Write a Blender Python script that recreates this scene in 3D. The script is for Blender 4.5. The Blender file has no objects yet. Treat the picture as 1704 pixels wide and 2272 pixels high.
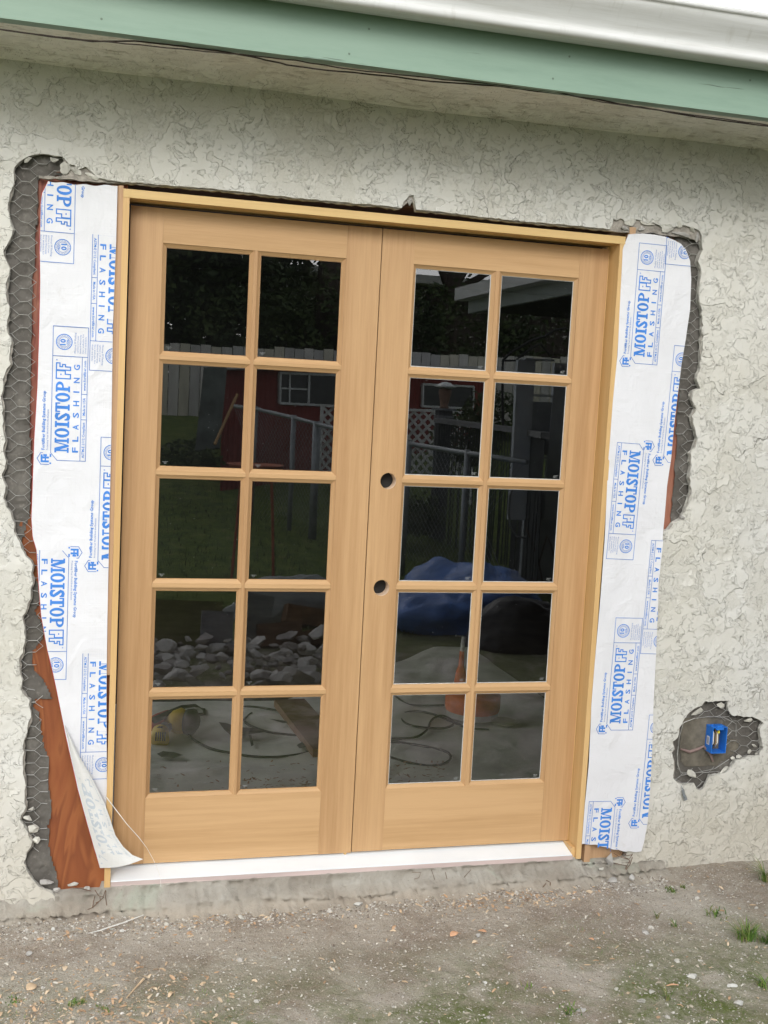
import bpy, bmesh, math, random
from mathutils import Vector, Matrix, noise
from mathutils.geometry import tessellate_polygon
random.seed(7)
scene = bpy.context.scene
COL = scene.collection
# ---------------------------------------------------------------- camera
F_PX, YAW, PITCH, ROLL = 2459.395, .256847476, -.100293259, .0521524067
CAM = Vector((-.19061, -3.46049, 1.27240))
cy, sy, cp, sp = math.cos(YAW), math.sin(YAW), math.cos(PITCH), math.sin(PITCH)
FW = Vector((sy*cp, cy*cp, sp)); R0 = Vector((cy, -sy, 0)); U0 = R0.cross(FW)
RT = math.cos(ROLL)*R0 + math.sin(ROLL)*U0
UP = -math.sin(ROLL)*R0 + math.cos(ROLL)*U0
cd = bpy.data.cameras.new('camera'); cam = bpy.data.objects.new('camera', cd); COL.objects.link(cam)
cd.sensor_fit = 'VERTICAL'; cd.sensor_height = 24; cd.lens = 24*F_PX/2272
cd.clip_start = .05; cd.clip_end = 500
m = Matrix((RT, UP, -FW)).transposed().to_4x4(); m.translation = CAM
cam.matrix_world = m; scene.camera = cam
# ---------------------------------------------------------------- light
SUN_EL, SUN_AZ = math.radians(31), math.radians(10)      # azimuth off the wall normal, towards the left
w = bpy.data.worlds.new('World'); scene.world = w; w.use_nodes = True
nt = w.node_tree; nt.nodes.clear()
sky = nt.nodes.new('ShaderNodeTexSky'); sky.sky_type = 'NISHITA'; sky.sun_disc = False
sky.sun_elevation = SUN_EL; sky.sun_rotation = math.pi + SUN_AZ; sky.dust_density = 4; sky.air_density = 1
hs = nt.nodes.new('ShaderNodeHueSaturation'); hs.inputs['Saturation'].default_value = .22; hs.inputs['Value'].default_value = 2.3
bg = nt.nodes.new('ShaderNodeBackground'); bg.inputs['Strength'].default_value = .15
wo = nt.nodes.new('ShaderNodeOutputWorld')
nt.links.new(sky.outputs[0], hs.inputs['Color'])
mxs = nt.nodes.new('ShaderNodeMix'); mxs.data_type = 'RGBA'; mxs.inputs[0].default_value = .62; mxs.inputs[7].default_value = (7.6, 7.75, 8.0, 1)   # even white cloud over the clear sky
nt.links.new(hs.outputs[0], mxs.inputs[6]); nt.links.new(mxs.outputs[2], bg.inputs[0]); nt.links.new(bg.outputs[0], wo.inputs[0])
sd = bpy.data.lights.new('sun', 'SUN'); sd.energy = .76; sd.angle = math.radians(22); sd.color = (1, .97, .92)
so = bpy.data.objects.new('sun', sd); COL.objects.link(so)
sdir = Vector((-math.sin(SUN_AZ)*math.cos(SUN_EL), -math.cos(SUN_AZ)*math.cos(SUN_EL), math.sin(SUN_EL)))
so.rotation_euler = sdir.to_track_quat('Z', 'Y').to_euler(); so.location = sdir*30
scene.view_settings.view_transform = 'Standard'; scene.view_settings.look = 'None'
scene.view_settings.exposure = .10; scene.view_settings.gamma = 1
scene.render.engine = 'CYCLES'
scene.cycles.max_bounces = 8; scene.cycles.transparent_max_bounces = 16
scene.cycles.caustics_reflective = False

# ---------------------------------------------------------------- geometry of the view: pixel (1659x2212 measure) to a point of a plane
K = 1704/1659
def ray(px, py): return FW*F_PX + RT*(px*K-852) + UP*(1136-py*K)
def at(px, py, Y=0.0):
    d = ray(px, py); return CAM + d*((Y-CAM.y)/d.y)
def onz(px, py, z):
    d = ray(px, py); return CAM + d*((z-CAM.z)/d.z)
def rv(px, py, Y):                       # what the glass mirrors: the point Y metres in front of the wall
    p = at(px, py, Y); p.y = -p.y; return p
def rg(px, py, z):
    p = onz(px, py, z); p.y = -p.y; return p
def AX(px, py, Y): return at(px, py, Y).x
def AZ(px, py, Y): return at(px, py, Y).z

# ---------------------------------------------------------------- mesh collector
class MB:
    def __init__(s): s.v = []; s.f = []; s.m = []; s.mi = 0
    def add(s, vs, fs):
        o = len(s.v); s.v += [tuple(p) for p in vs]
        for f in fs: s.f.append(tuple(i+o for i in f)); s.m.append(s.mi)
    def quad(s, a, b, c, d): s.add([a, b, c, d], [(0, 1, 2, 3)])
    def box(s, x0, x1, y0, y1, z0, z1, M=None):
        vs = [Vector((x, y, z)) for x in (x0, x1) for y in (y0, y1) for z in (z0, z1)]
        if M is not None: vs = [M @ p for p in vs]
        s.add(vs, [(0, 1, 3, 2), (4, 6, 7, 5), (0, 4, 5, 1), (2, 3, 7, 6), (0, 2, 6, 4), (1, 5, 7, 3)])
    def bar(s, a, b, w, t=None, up=(0, 0, 1)):
        a = Vector(a); b = Vector(b); d = (b-a); L = d.length; d.normalize(); t = t or w
        u = Vector(up); x = d.cross(u)
        if x.length < 1e-3: x = d.cross(Vector((1, 0, 0)))
        x.normalize(); y = d.cross(x)
        M = Matrix((x, y, d)).transposed().to_4x4(); M.translation = a
        s.box(-w/2, w/2, -t/2, t/2, 0, L, M)
    def tube(s, pts, r, n=6, cap=True):
        pts = [Vector(p) for p in pts]; rs = r if isinstance(r, (list, tuple)) else [r]*len(pts)
        o = len(s.v); px = None
        for i, p in enumerate(pts):
            d = (pts[min(i+1, len(pts)-1)]-pts[max(i-1, 0)])
            if d.length < 1e-9: d = Vector((0, 0, 1))
            d.normalize()
            if px is None:
                px = d.cross(Vector((0, 0, 1)))
                if px.length < .05: px = d.cross(Vector((0, 1, 0)))
            px = (px - d*px.dot(d)).normalized(); py = d.cross(px)
            for k in range(n):
                a = 2*math.pi*k/n; s.v.append(tuple(p+(px*math.cos(a)+py*math.sin(a))*rs[i]))
        for i in range(len(pts)-1):
            for k in range(n):
                a = o+i*n+k; b = o+i*n+(k+1) % n; s.f.append((a, b, b+n, a+n)); s.m.append(s.mi)
        if cap:
            s.f.append(tuple(o+k for k in range(n))[::-1]); s.m.append(s.mi)
            e = o+(len(pts)-1)*n; s.f.append(tuple(e+k for k in range(n))); s.m.append(s.mi)
    def lathe(s, c, prof, n=20, sc=(1, 1)):
        c = Vector(c); o = len(s.v)
        for r, z in prof:
            for k in range(n):
                a = 2*math.pi*k/n; s.v.append((c.x+r*math.cos(a)*sc[0], c.y+r*math.sin(a)*sc[1], c.z+z))
        for i in range(len(prof)-1):
            for k in range(n):
                a = o+i*n+k; b = o+i*n+(k+1) % n; s.f.append((a, b, b+n, a+n)); s.m.append(s.mi)
    def build(s, name, mats, parent=None, smooth=False):
        me = bpy.data.meshes.new(name); me.from_pydata(s.v, [], s.f)
        for mt in (mats if isinstance(mats, (list, tuple)) else [mats]): me.materials.append(mt)
        for i, p in enumerate(me.polygons): p.material_index = s.m[i]; p.use_smooth = smooth
        me.update(); o = bpy.data.objects.new(name, me); COL.objects.link(o)
        if parent: o.parent = parent
        return o
def fixn(o):
    bm = bmesh.new(); bm.from_mesh(o.data); bmesh.ops.recalc_face_normals(bm, faces=bm.faces); bm.to_mesh(o.data); bm.free(); return o
def tag(o, label=None, cat=None, group=None, kind=None):
    if label: o['label'] = label
    if cat: o['category'] = cat
    if group: o['group'] = group
    if kind: o['kind'] = kind
    return o
def empty(name, label, cat, loc=(0, 0, 0), group=None):
    # things are modelled in world coordinates, so their root sits at the origin of the scene's measure
    o = bpy.data.objects.new(name, None); COL.objects.link(o); o.empty_display_size = .1
    return tag(o, label, cat, group)

# ---------------------------------------------------------------- materials
class NT:
    def __init__(s, name, rough=.8, spec=.3):
        s.mat = bpy.data.materials.new(name); s.mat.use_nodes = True; s.t = s.mat.node_tree
        s.b = s.t.nodes['Principled BSDF']; s.b.inputs['Roughness'].default_value = rough
        s.b.inputs['Specular IOR Level'].default_value = spec
        s.out = s.t.nodes['Material Output']
    def n(s, k, **kw):
        x = s.t.nodes.new(k)
        for a, v in kw.items(): setattr(x, a, v)
        return x
    def l(s, a, b): s.t.links.new(a, b)
    def vec(s, scale=(1, 1, 1), rot=(0, 0, 0), loc=(0, 0, 0)):
        c = s.n('ShaderNodeTexCoord'); mp = s.n('ShaderNodeMapping')
        mp.inputs['Scale'].default_value = scale; mp.inputs['Rotation'].default_value = rot; mp.inputs['Location'].default_value = loc
        s.l(c.outputs['Object'], mp.inputs[0]); return mp.outputs[0]
    def noise(s, scale, detail=3, rough=.5, vec=None, dist=0, col=False):
        x = s.n('ShaderNodeTexNoise'); x.inputs['Scale'].default_value = scale; x.inputs['Detail'].default_value = detail
        x.inputs['Roughness'].default_value = rough; x.inputs['Distortion'].default_value = dist
        s.l(vec if vec is not None else s.vec(), x.inputs['Vector']); return x.outputs[1 if col else 0]
    def voro(s, scale, vec=None, feat='F1', out=0):
        x = s.n('ShaderNodeTexVoronoi', feature=feat); x.inputs['Scale'].default_value = scale
        s.l(vec if vec is not None else s.vec(), x.inputs['Vector']); return x.outputs[out]
    def ramp(s, f, stops, interp='LINEAR'):
        x = s.n('ShaderNodeValToRGB'); x.color_ramp.interpolation = interp; e = x.color_ramp.elements
        while len(e) < len(stops): e.new(.5)
        for i, (p, c) in enumerate(stops):
            e[i].position = p; e[i].color = (c, c, c, 1) if isinstance(c, (int, float)) else (*c, 1)
        s.l(f, x.inputs[0]); return x.outputs[0]
    def mix(s, f, a, b, mode='MIX'):
        x = s.n('ShaderNodeMix', data_type='RGBA', blend_type=mode)
        for i, v in ((0, f), (6, a), (7, b)):
            if isinstance(v, bpy.types.NodeSocket): s.l(v, x.inputs[i])
            elif i == 0: x.inputs[0].default_value = v
            else: x.inputs[i].default_value = (*v, 1) if not isinstance(v, (int, float)) else (v, v, v, 1)
        return x.outputs[2]
    def math(s, op, a, b=0.0):
        x = s.n('ShaderNodeMath', operation=op)
        for i, v in ((0, a), (1, b)):
            if isinstance(v, bpy.types.NodeSocket): s.l(v, x.inputs[i])
            else: x.inputs[i].default_value = v
        return x.outputs[0]
    def col(s, c):
        if isinstance(c, bpy.types.NodeSocket): s.l(c, s.b.inputs['Base Color'])
        else: s.b.inputs['Base Color'].default_value = (*c, 1)
        return s
    def bump(s, h, dist=.003, st=1.0):
        x = s.n('ShaderNodeBump'); x.inputs['Distance'].default_value = dist; x.inputs['Strength'].default_value = st
        s.l(h, x.inputs['Height']); s.l(x.outputs[0], s.b.inputs['Normal']); return s
def mixed(name, c, rough=.7, var=.18, scale=8, bump=0, bscale=60, spec=.3, metal=0, vsc=(1, 1, 1), detail=4):
    N = NT(name, rough, spec); v = N.vec(vsc)
    n = N.noise(scale, detail, .6, v)
    lo = tuple(max(0, x*(1-var*1.4)) for x in c); hi = tuple(min(1, x*(1+var*1.2)) for x in c)
    N.col(N.ramp(n, [(.3, lo), (.7, hi)])); N.b.inputs['Metallic'].default_value = metal
    if bump: N.bump(N.noise(bscale, 4, .6, v), bump)
    return N.mat
def wood(name, c, dark, axis='z', scale=1.0, rough=.55, contrast=.5, knots=0, cloud=.35):
    N = NT(name, rough, .35)
    sc = {'z': (1, 1, .035), 'x': (.035, 1, 1)}[axis]
    v = N.vec(tuple(a*scale for a in sc), loc=(random.random()*9, random.random()*9, random.random()*9))
    big = N.noise(9, 3, .55, v, .4); fine = N.noise(160, 3, .7, v); lines = N.noise(45, 2, .5, v, .2)
    f = N.math('ADD', N.math('MULTIPLY', big, cloud), N.math('ADD', N.math('MULTIPLY', fine, .25), N.math('MULTIPLY', lines, .75-cloud)))
    r = N.ramp(f, [(.5-.14/contrast*.5, dark), (.5+.14/contrast*.5, c)])
    if knots:
        kv = N.voro(knots, N.vec((1, 1, .45) if axis == 'z' else (.45, 1, 1)))
        k = N.ramp(kv, [(.0, 1), (.10, .7), (.20, 0)])
        r = N.mix(k, r, tuple(x*.35 for x in dark))
    N.col(r); N.bump(fine, .0006); return N.mat

MT = {}
def stucco(name, tint=(.60, .60, .57), dist=.008, streak=False, dirt=.42):  # dirt: strength of the shade lines painted along the relief edges
    N = NT(name, .92, .15)
    v = N.vec((1, 1, 1))
    warp = N.noise(14, 2, .5, v, col=True)
    vv = N.n('ShaderNodeVectorMath', operation='MULTIPLY_ADD'); N.l(warp, vv.inputs[0]); vv.inputs[1].default_value = (.05, .05, .05); N.l(v, vv.inputs[2])
    V = vv.outputs[0]
    a = N.noise(6.2, 4, .52, V, .2); b = N.noise(19, 4, .6, V, .5); g = N.noise(150, 4, .75, v)
    P1 = N.ramp(a, [(.485, 0), (.497, 1)]); P2 = N.ramp(b, [(.545, 0), (.556, 1)]); P3 = N.ramp(N.noise(36, 3, .6, V, .4), [(.565, 0), (.58, 1)])
    m1 = N.ramp(N.noise(5.5, 3, .6, N.vec(loc=(7, 3, 1))), [(.36, .1), (.52, 1)]); m2 = N.ramp(N.noise(11, 3, .6, N.vec(loc=(2, 9, 4))), [(.36, 0), (.50, 1)])
    h = N.math('ADD', N.math('MULTIPLY', N.math('MULTIPLY', P1, m1), .45), N.math('ADD', N.math('MULTIPLY', N.math('MULTIPLY', P2, m2), .42), N.math('MULTIPLY', N.math('MULTIPLY', P3, m2), .30)))
    # rough low ground between the trowelled flats
    low = N.math('SUBTRACT', 1.0, N.math('MAXIMUM', P1, P2))
    h = N.math('ADD', h, N.math('MULTIPLY', low, N.math('MULTIPLY', N.noise(70, 4, .7, v, .5), .35)))
    h = N.math('ADD', h, N.math('MULTIPLY', g, .07)); h = N.math('ADD', h, N.math('MULTIPLY', N.noise(2.2, 2, .5, v), .5))
    # relief shade painted into the colour along the trowel edges; low ground toned darker
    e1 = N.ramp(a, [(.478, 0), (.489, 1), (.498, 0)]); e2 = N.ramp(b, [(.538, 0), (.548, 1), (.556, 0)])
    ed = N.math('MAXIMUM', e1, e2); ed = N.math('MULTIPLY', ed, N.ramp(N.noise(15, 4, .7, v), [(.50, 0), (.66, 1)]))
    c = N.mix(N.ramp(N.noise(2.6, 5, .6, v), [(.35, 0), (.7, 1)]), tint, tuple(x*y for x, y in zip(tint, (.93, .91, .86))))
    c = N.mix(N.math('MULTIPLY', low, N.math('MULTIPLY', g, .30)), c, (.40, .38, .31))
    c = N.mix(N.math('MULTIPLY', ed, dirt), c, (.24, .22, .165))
    if streak:
        s = N.noise(9, 5, .75, N.vec((1.3, 5, 5)), .4); c = N.mix(N.ramp(s, [(.53, 0), (.66, .55)]), c, (.27, .24, .17))
    else:      # splash dirt along the foot of the wall
        sx = N.n('ShaderNodeSeparateXYZ'); N.l(N.vec(), sx.inputs[0])
        zz = N.math('ADD', sx.outputs[2], N.math('MULTIPLY', N.noise(4, 4, .6, v), .35))
        c = N.mix(N.ramp(zz, [(-.15+.15, 0), (.5, 0)]), c, c)
        f = N.n('ShaderNodeMapRange'); N.l(zz, f.inputs[0]); f.inputs[1].default_value = .28; f.inputs[2].default_value = -.18
        f.inputs[3].default_value = 0; f.inputs[4].default_value = .32
        c = N.mix(f.outputs[0], c, (.42, .365, .27))
    N.col(c); N.bump(h, dist); return N.mat
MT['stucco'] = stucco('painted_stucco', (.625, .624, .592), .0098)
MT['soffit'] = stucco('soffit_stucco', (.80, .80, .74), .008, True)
MT['base'] = mixed('grey_base_coat', (.34, .315, .28), .95, .3, 30, .004, 120)
MT['core'] = mixed('broken_mortar', (.46, .45, .41), .95, .25, 40, .003, 160)
MT['chunk'] = mixed('stucco_rubble', (.52, .51, .46), .95, .25, 22, .003, 90)
MT['chunk2'] = mixed('grey_concrete_rubble', (.40, .39, .37), .95, .2, 22, .003, 90)
def paper_mat():
    N = NT('black_felt_paper', .9, .2); n = N.noise(9, 5, .65, None, .3); n2 = N.noise(60, 3, .6)
    c = N.ramp(n, [(.3, (.085, .078, .07)), (.55, (.13, .122, .11)), (.75, (.20, .19, .17))]); c = N.mix(N.ramp(n2, [(.58, 0), (.75, .5)]), c, (.30, .28, .25))
    N.col(c); N.bump(n, .012); return N.mat
MT['paper'] = paper_mat()
def ply_mat(name, c1, c2, c3):
    N = NT(name, .6, .3); v = N.vec((1, 1, .16), loc=(.3, 0, .2)); n = N.noise(7, 3, .55, v, 1.4)
    wv = N.ramp(N.math('FRACT', N.math('MULTIPLY', n, 7.0)), [(0, c1), (.45, c2), (.8, c3), (1, c1)])
    N.col(N.mix(.55, N.ramp(n, [(.3, c3), (.7, c2)]), wv)); N.bump(N.noise(90, 3, .7, v), .0008); return N.mat
MT['ply'] = ply_mat('orange_plywood', (.34, .125, .045), (.27, .088, .032), (.17, .05, .02))
MT['redwood'] = ply_mat('red_stained_wood', (.30, .10, .07), (.38, .17, .11), (.16, .035, .028))
MT['leafV'] = wood('fir_vertical_grain', (.515, .325, .165), (.39, .228, .107), 'z', 1, .5, .66, cloud=.45)
MT['leafH'] = wood('fir_horizontal_grain', (.545, .35, .18), (.445, .275, .13), 'x', 1, .5, .66, cloud=.45)
MT['jambV'] = wood('pine_vertical_grain', (.64, .43, .20), (.53, .33, .135), 'z', .8, .5, .7, 2.6)
MT['jambH'] = wood('pine_horizontal_grain', (.64, .45, .20), (.53, .35, .145), 'x', .8, .5, .7, 2.6)
MT['brownwood'] = wood('rough_framing_wood', (.56, .37, .22), (.42, .26, .145), 'z')
MT['darkwood'] = wood('dark_header_wood', (.16, .085, .05), (.09, .045, .028), 'x')
MT['sill'] = mixed('white_sill', (.84, .90, .95), .35, .03, 5, spec=.5)
MT['silledge'] = mixed('pinkish_primed_edge', (.56, .46, .44), .7, .12, 30, vsc=(.1, 1, 1))
MT['seal'] = mixed('pale_glazing_seal', (.50, .51, .49), .5, .15, 40)
MT['green'] = None
def green_mat():
    N = NT('green_fascia_paint', .45, .4); v = N.vec((.12, 1, 1)); n = N.noise(22, 5, .7, v); cr = N.noise(34, 4, .7, N.vec((.05, 1, 1)), .2)
    c = N.ramp(n, [(.25, (.185, .285, .22)), (.5, (.215, .32, .25)), (.75, (.235, .34, .27))])
    c = N.mix(N.ramp(cr, [(.655, 0), (.685, .8)]), c, (.05, .08, .06)); N.col(c)
    N.bump(N.math('ADD', N.math('MULTIPLY', n, .5), N.math('MULTIPLY', N.ramp(cr, [(.70, 1), (.73, 0)]), .5)), .0012); return N.mat
MT['green'] = green_mat()
def gutter_mat():
    N = NT('white_gutter', .55, .4); v = N.vec((.25, 6, 6)); n = N.noise(9, 6, .75, v, .2); d = N.noise(14, 4, .7, N.vec((1.5, .4, .4)))
    c = N.ramp(n, [(.3, (.50, .505, .48)), (.55, (.61, .62, .61)), (.8, (.66, .67, .66))]); c = N.mix(N.ramp(d, [(.58, 0), (.74, .35)]), c, (.33, .32, .27))
    N.col(c); N.bump(N.noise(1.1, 2, .5, N.vec((1, 6, 6))), .02, .5); return N.mat
MT['gutter'] = gutter_mat()
MT['wrap'] = None
def wrap_mat(name, c, translucent=.0):
    N = NT(name, .55, .35); v = N.vec(); n = N.noise(5, 3, .5, v, .3)
    rib = N.noise(1, 0, 0, N.vec((4, 4, 420))); ribx = N.noise(1, 0, 0, N.vec((300, 4, 4)))
    cc = N.ramp(n, [(.3, tuple(x*.93 for x in c)), (.7, c)]); sm = N.noise(13, 5, .75, N.vec(loc=(4, 4, 9)), .6)
    N.col(N.mix(N.ramp(sm, [(.60, 0), (.74, .30)]), cc, (.42, .40, .36)))
    dent = N.noise(11, 3, .5, v, 1.0)
    N.bump(N.math('ADD', N.math('MULTIPLY', dent, 1.0), N.math('MULTIPLY', N.math('ADD', rib, ribx), .07)), .0065, .9); return N.mat
MT['wrap'] = wrap_mat('white_woven_wrap', (.71, .72, .755)); MT['wrapback'] = wrap_mat('grey_wrap_back', (.66, .665, .65))
MT['ink'] = mixed('blue_ink', (.055, .225, .66), .6, .10, 20)
MT['inkthin'] = mixed('thin_blue_ink', (.10, .22, .55), .6, .12, 20)
MT['inkghost'] = mixed('ghost_ink', (.46, .51, .56), .6, .05, 20)
MT['galv'] = mixed('galvanised_wire', (.40, .40, .38), .45, .25, 50, metal=.35)
MT['rust'] = mixed('rusty_wire', (.14, .085, .055), .8, .3, 50)
MT['oldcable'] = mixed('old_dark_cable', (.045, .036, .03), .7, .3, 40)
MT['black'] = mixed('black_rubber', (.02, .02, .02), .6, .2, 20)
MT['bore'] = mixed('fresh_cut_wood', (.72, .56, .42), .8, .12, 60)
def glass_mat():
    N = NT('window_glass'); t = N.t; t.nodes.remove(N.b)
    tr = N.n('ShaderNodeBsdfTransparent'); tr.inputs[0].default_value = (.90, .92, .90, 1)
    gl = N.n('ShaderNodeBsdfGlossy'); gl.inputs['Roughness'].default_value = 0; gl.inputs[0].default_value = (.95, .97, 1, 1)
    fr = N.n('ShaderNodeFresnel'); fr.inputs[0].default_value = 2.22
    wob = N.n('ShaderNodeBump'); wob.inputs['Distance'].default_value = .004; wob.inputs['Strength'].default_value = .06
    N.l(N.noise(3, 1, .3), wob.inputs['Height']); N.l(wob.outputs[0], gl.inputs['Normal'])
    mx = N.n('ShaderNodeMixShader'); N.l(fr.outputs[0], mx.inputs[0]); N.l(tr.outputs[0], mx.inputs[1]); N.l(gl.outputs[0], mx.inputs[2])
    N.l(mx.outputs[0], N.out.inputs[0]); return N.mat
MT['glass'] = glass_mat()
MT['etch'] = mixed('etched_glass_mark', (.30, .32, .32), .6, .1, 30)

def poly_faces(loops):
    """tessellated triangles of a polygon with holes (lists of (x, z))"""
    tris = tessellate_polygon([[Vector((a, b, 0)) for a, b in L] for L in loops])
    return [p for L in loops for p in L], tris
def jag(pts, amp, step, rng, closed=True):
    out = []
    n = len(pts)
    for i in range(n if closed else n-1):
        a = Vector(pts[i]); b = Vector(pts[(i+1) % n]); L = (b-a).length; k = max(1, int(L/step))
        nn = Vector((-(b-a).y, (b-a).x)); nn = nn.normalized() if nn.length > 0 else nn
        out.append(tuple(a))
        for j in range(1, k):
            out.append(tuple(a.lerp(b, j/k)+nn*rng.uniform(-amp, amp)))
    if not closed: out.append(tuple(pts[-1]))
    return out
def inpoly(x, y, P):
    c = False; j = len(P)-1
    for i in range(len(P)):
        if (P[i][1] > y) != (P[j][1] > y) and x < (P[j][0]-P[i][0])*(y-P[i][1])/(P[j][1]-P[i][1])+P[i][0]: c = not c
        j = i
    return c

# ================================================================ ground
def gz(x, y):
    d = -y
    z = -.352+.020*x
    if d > 5: z += .57*min(1, (d-5)/5)
    if d > 10: z += .9*min(1, (d-10)/4)
    return z
def gnoise(x, y):
    h = .012*noise.noise((x*2.2, y*2.2, 1))+.006*noise.noise((x*7, y*7, 4))
    d = -y
    if d < 2.2: h += .006*noise.noise((x*28, y*28, 2))+.002*noise.noise((x*70, y*70, 3))
    # a low ledge of settled dirt along the wall at the left
    h += .022*max(0, 1-abs(d-.16)/.14)*max(0, min(1, (.35-x)/.6))
    return h
def axis(lo, hi, f0, f1, fine, coarse):
    a = []; x = lo
    while x < hi-1e-6:
        a.append(x); dd = max(0, f0-x, x-f1); x += fine if (f0 <= x < f1) else min(coarse, max(fine*2, dd*.25+fine))
    a.append(hi); return a
gx = axis(-60, 60, -1.1, 3.0, .016, 6); gy = axis(-70, .6, -1.35, .05, .016, 6)
G = MB(); nx = len(gx)
for y in gy:
    for x in gx: G.v.append((x, y, gz(x, y)+gnoise(x, y)))
for j in range(len(gy)-1):
    for i in range(nx-1):
        # the room's own floor lies behind the wall: leave the earth out of it
        if gy[j] > .1 and -1.5 < gx[i] < 4: continue
        a = j*nx+i; G.f.append((a, a+1, a+nx+1, a+nx)); G.m.append(0)
def ground_mat():
    N = NT('dirt_and_moss', .97, .1); v = N.vec()
    a = N.noise(3.2, 5, .6, v, .2); b = N.noise(26, 5, .75, v); c3 = N.noise(230, 3, .8, v)
    c = N.ramp(a, [(.3, (.54, .50, .435)), (.48, (.46, .415, .35)), (.60, (.31, .255, .20)), (.75, (.48, .44, .375))])
    c = N.mix(N.ramp(b, [(.38, .0), (.7, .6)]), c, (.42, .39, .345))
    c = N.mix(N.ramp(c3, [(.56, 0), (.66, .8)]), c, (.62, .595, .55))
    c = N.mix(N.ramp(c3, [(.30, .75), (.42, 0)]), c, (.10, .08, .06))
    sx = N.n('ShaderNodeSeparateXYZ'); N.l(v, sx.inputs[0]); y = sx.outputs[1]
    near = N.n('ShaderNodeMapRange'); N.l(y, near.inputs[0]); near.inputs[1].default_value = -.35; near.inputs[2].default_value = -.85
    ms = N.noise(2.6, 5, .65, N.vec((1, 1, 1), loc=(3.3, 1.2, 0)), .5)
    mf = N.math('MULTIPLY', N.ramp(ms, [(.40, 0), (.54, .95)]), near.outputs[0]); mf = N.math('MULTIPLY', mf, N.ramp(b, [(.35, .35), (.6, 1)]))
    c = N.mix(mf, c, (.125, .16, .045))
    far = N.n('ShaderNodeMapRange'); N.l(N.math('ADD', y, N.math('MULTIPLY', N.noise(.8, 4, .6, v), 1.6)), far.inputs[0]); far.inputs[1].default_value = -2.2; far.inputs[2].default_value = -3.4
    gr = N.ramp(N.noise(6, 5, .7, v), [(.3, (.07, .115, .035)), (.6, (.165, .21, .06)), (.75, (.26, .24, .12))])
    c = N.mix(far.outputs[0], c, gr)
    N.col(c); N.bump(N.math('ADD', N.math('MULTIPLY', c3, .35), b), .013); return N.mat
tag(G.build('ground', ground_mat(), smooth=True), kind='structure')

# ================================================================ the house
house = empty('house', 'off white stucco house wall with green fascia and broken stucco round the new door', 'house')
YW, YB, YP = -.080, -.072, -.052          # finish coat face, base coat face, paper
def W(pts, Y=YW): return [(AX(x, y, Y), AZ(x, y, Y)) for x, y in pts]
left_edge = [(118, 1936), (103, 1925), (83, 1915), (67, 1895), (57, 1880), (51, 1864), (57, 1841), (67, 1829), (69, 1818), (54, 1789), (43, 1772), (56, 1743), (53, 1726), (54, 1689),
 (50, 1661), (50, 1609), (59, 1572), (67, 1549), (64, 1512), (45, 1489), (48, 1469), (43, 1446), (41, 1427), (50, 1410), (53, 1390), (52, 1366), (51, 1347), (48, 1332), (58, 1315), (66, 1294),
 (66, 1271), (71, 1261), (68, 1238), (71, 1221), (66, 1211), (55, 1202), (46, 1185), (43, 1172), (30, 1149), (31, 1132), (25, 1119), (23, 1106), (13, 1096), (7, 1076), (12, 1050),
 (3, 1026), (10, 1012), (13, 995), (7, 975), (12, 952), (7, 929), (8, 911), (7, 882), (2, 856), (7, 830), (10, 810), (23, 787), (21, 767), (25, 740), (17, 721), (15, 698), (20, 671), (15, 651), (14, 625), (15, 605), (21, 579),
 (13, 562), (7, 542), (20, 519), (27, 496), (22, 479), (17, 453), (20, 430), (26, 407), (30, 384), (29, 370), (31, 361), (40, 351), (50, 344), (62, 337), (75, 334), (90, 332), (105, 333), (118, 336), (133, 338), (143, 347), (150, 356), (160, 356), (170, 366), (185, 360), (200, 372), (212, 384), (235, 389)]
top_edge = [(256, 392), (350, 399), (420, 404), (500, 412), (600, 423), (700, 433), (790, 441), (829, 444), (868, 449), (872, 436), (884, 423), (894, 421), (899, 452), (960, 458), (1030, 467), (1110, 476), (1180, 482), (1250, 488), (1318, 495)]
right_edge = [(1323, 484), (1325, 473), (1347, 474), (1349, 479), (1365, 476), (1384, 476), (1396, 481), (1418, 484), (1432, 494), (1445, 494), (1458, 490), (1470, 486), (1480, 487), (1490, 490), (1503, 494), (1512, 499), (1516, 510),
 (1517, 527), (1518, 540), (1512, 552), (1508, 565), (1515, 583), (1512, 610), (1510, 640), (1517, 670), (1518, 719), (1515, 768), (1512, 801), (1505, 818), (1513, 839), (1497, 844), (1495, 864), (1505, 881), (1495, 900), (1502, 927),
 (1507, 947), (1502, 966), (1492, 980), (1494, 1006), (1490, 1032), (1494, 1056), (1489, 1082), (1482, 1099), (1472, 1120), (1455, 1131), (1449, 1140), (1434, 1148)]
rest = [(1424, 1158), (1412, 1200), (1400, 1500), (1370, 1780), (1352, 1850), (1320, 1860), (1300, 1880), (1296, 2000), (118, 2060)]
rngE = random.Random(3)
le = jag(W(left_edge), .0035, .012, rngE, False); te = jag(W(top_edge), .0015, .012, rngE, False); re_ = jag(W(right_edge), .0035, .012, rngE, False)
opening = le+te+re_+W(rest)
hole_el = [(760, 360), (830, 375), (900, 360), (1080, 360), (1090, 500), (1140, 570), (1280, 585), (1440, 590), (1540, 640), (1605, 690), (1540, 760), (1560, 900), (1585, 1050), (1530, 1150), (1400, 1165), (1300, 1200), (1200, 1220), (1130, 1330), (1050, 1400), (950, 1430), (820, 1450), (770, 1540), (720, 1630), (680, 1660), (620, 1630), (590, 1560), (420, 1580), (340, 1540), (285, 1480), (300, 1350), (285, 1200), (260, 1110), (300, 1060), (275, 950), (350, 890), (380, 740), (430, 650), (490, 560), (580, 480), (700, 430), (740, 370)]
hole_el = [(1411.7+x/6.709, 1460.4+y/6.709) for x, y in hole_el]
hole = jag(W(hole_el), .0022, .008, rngE)
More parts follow.
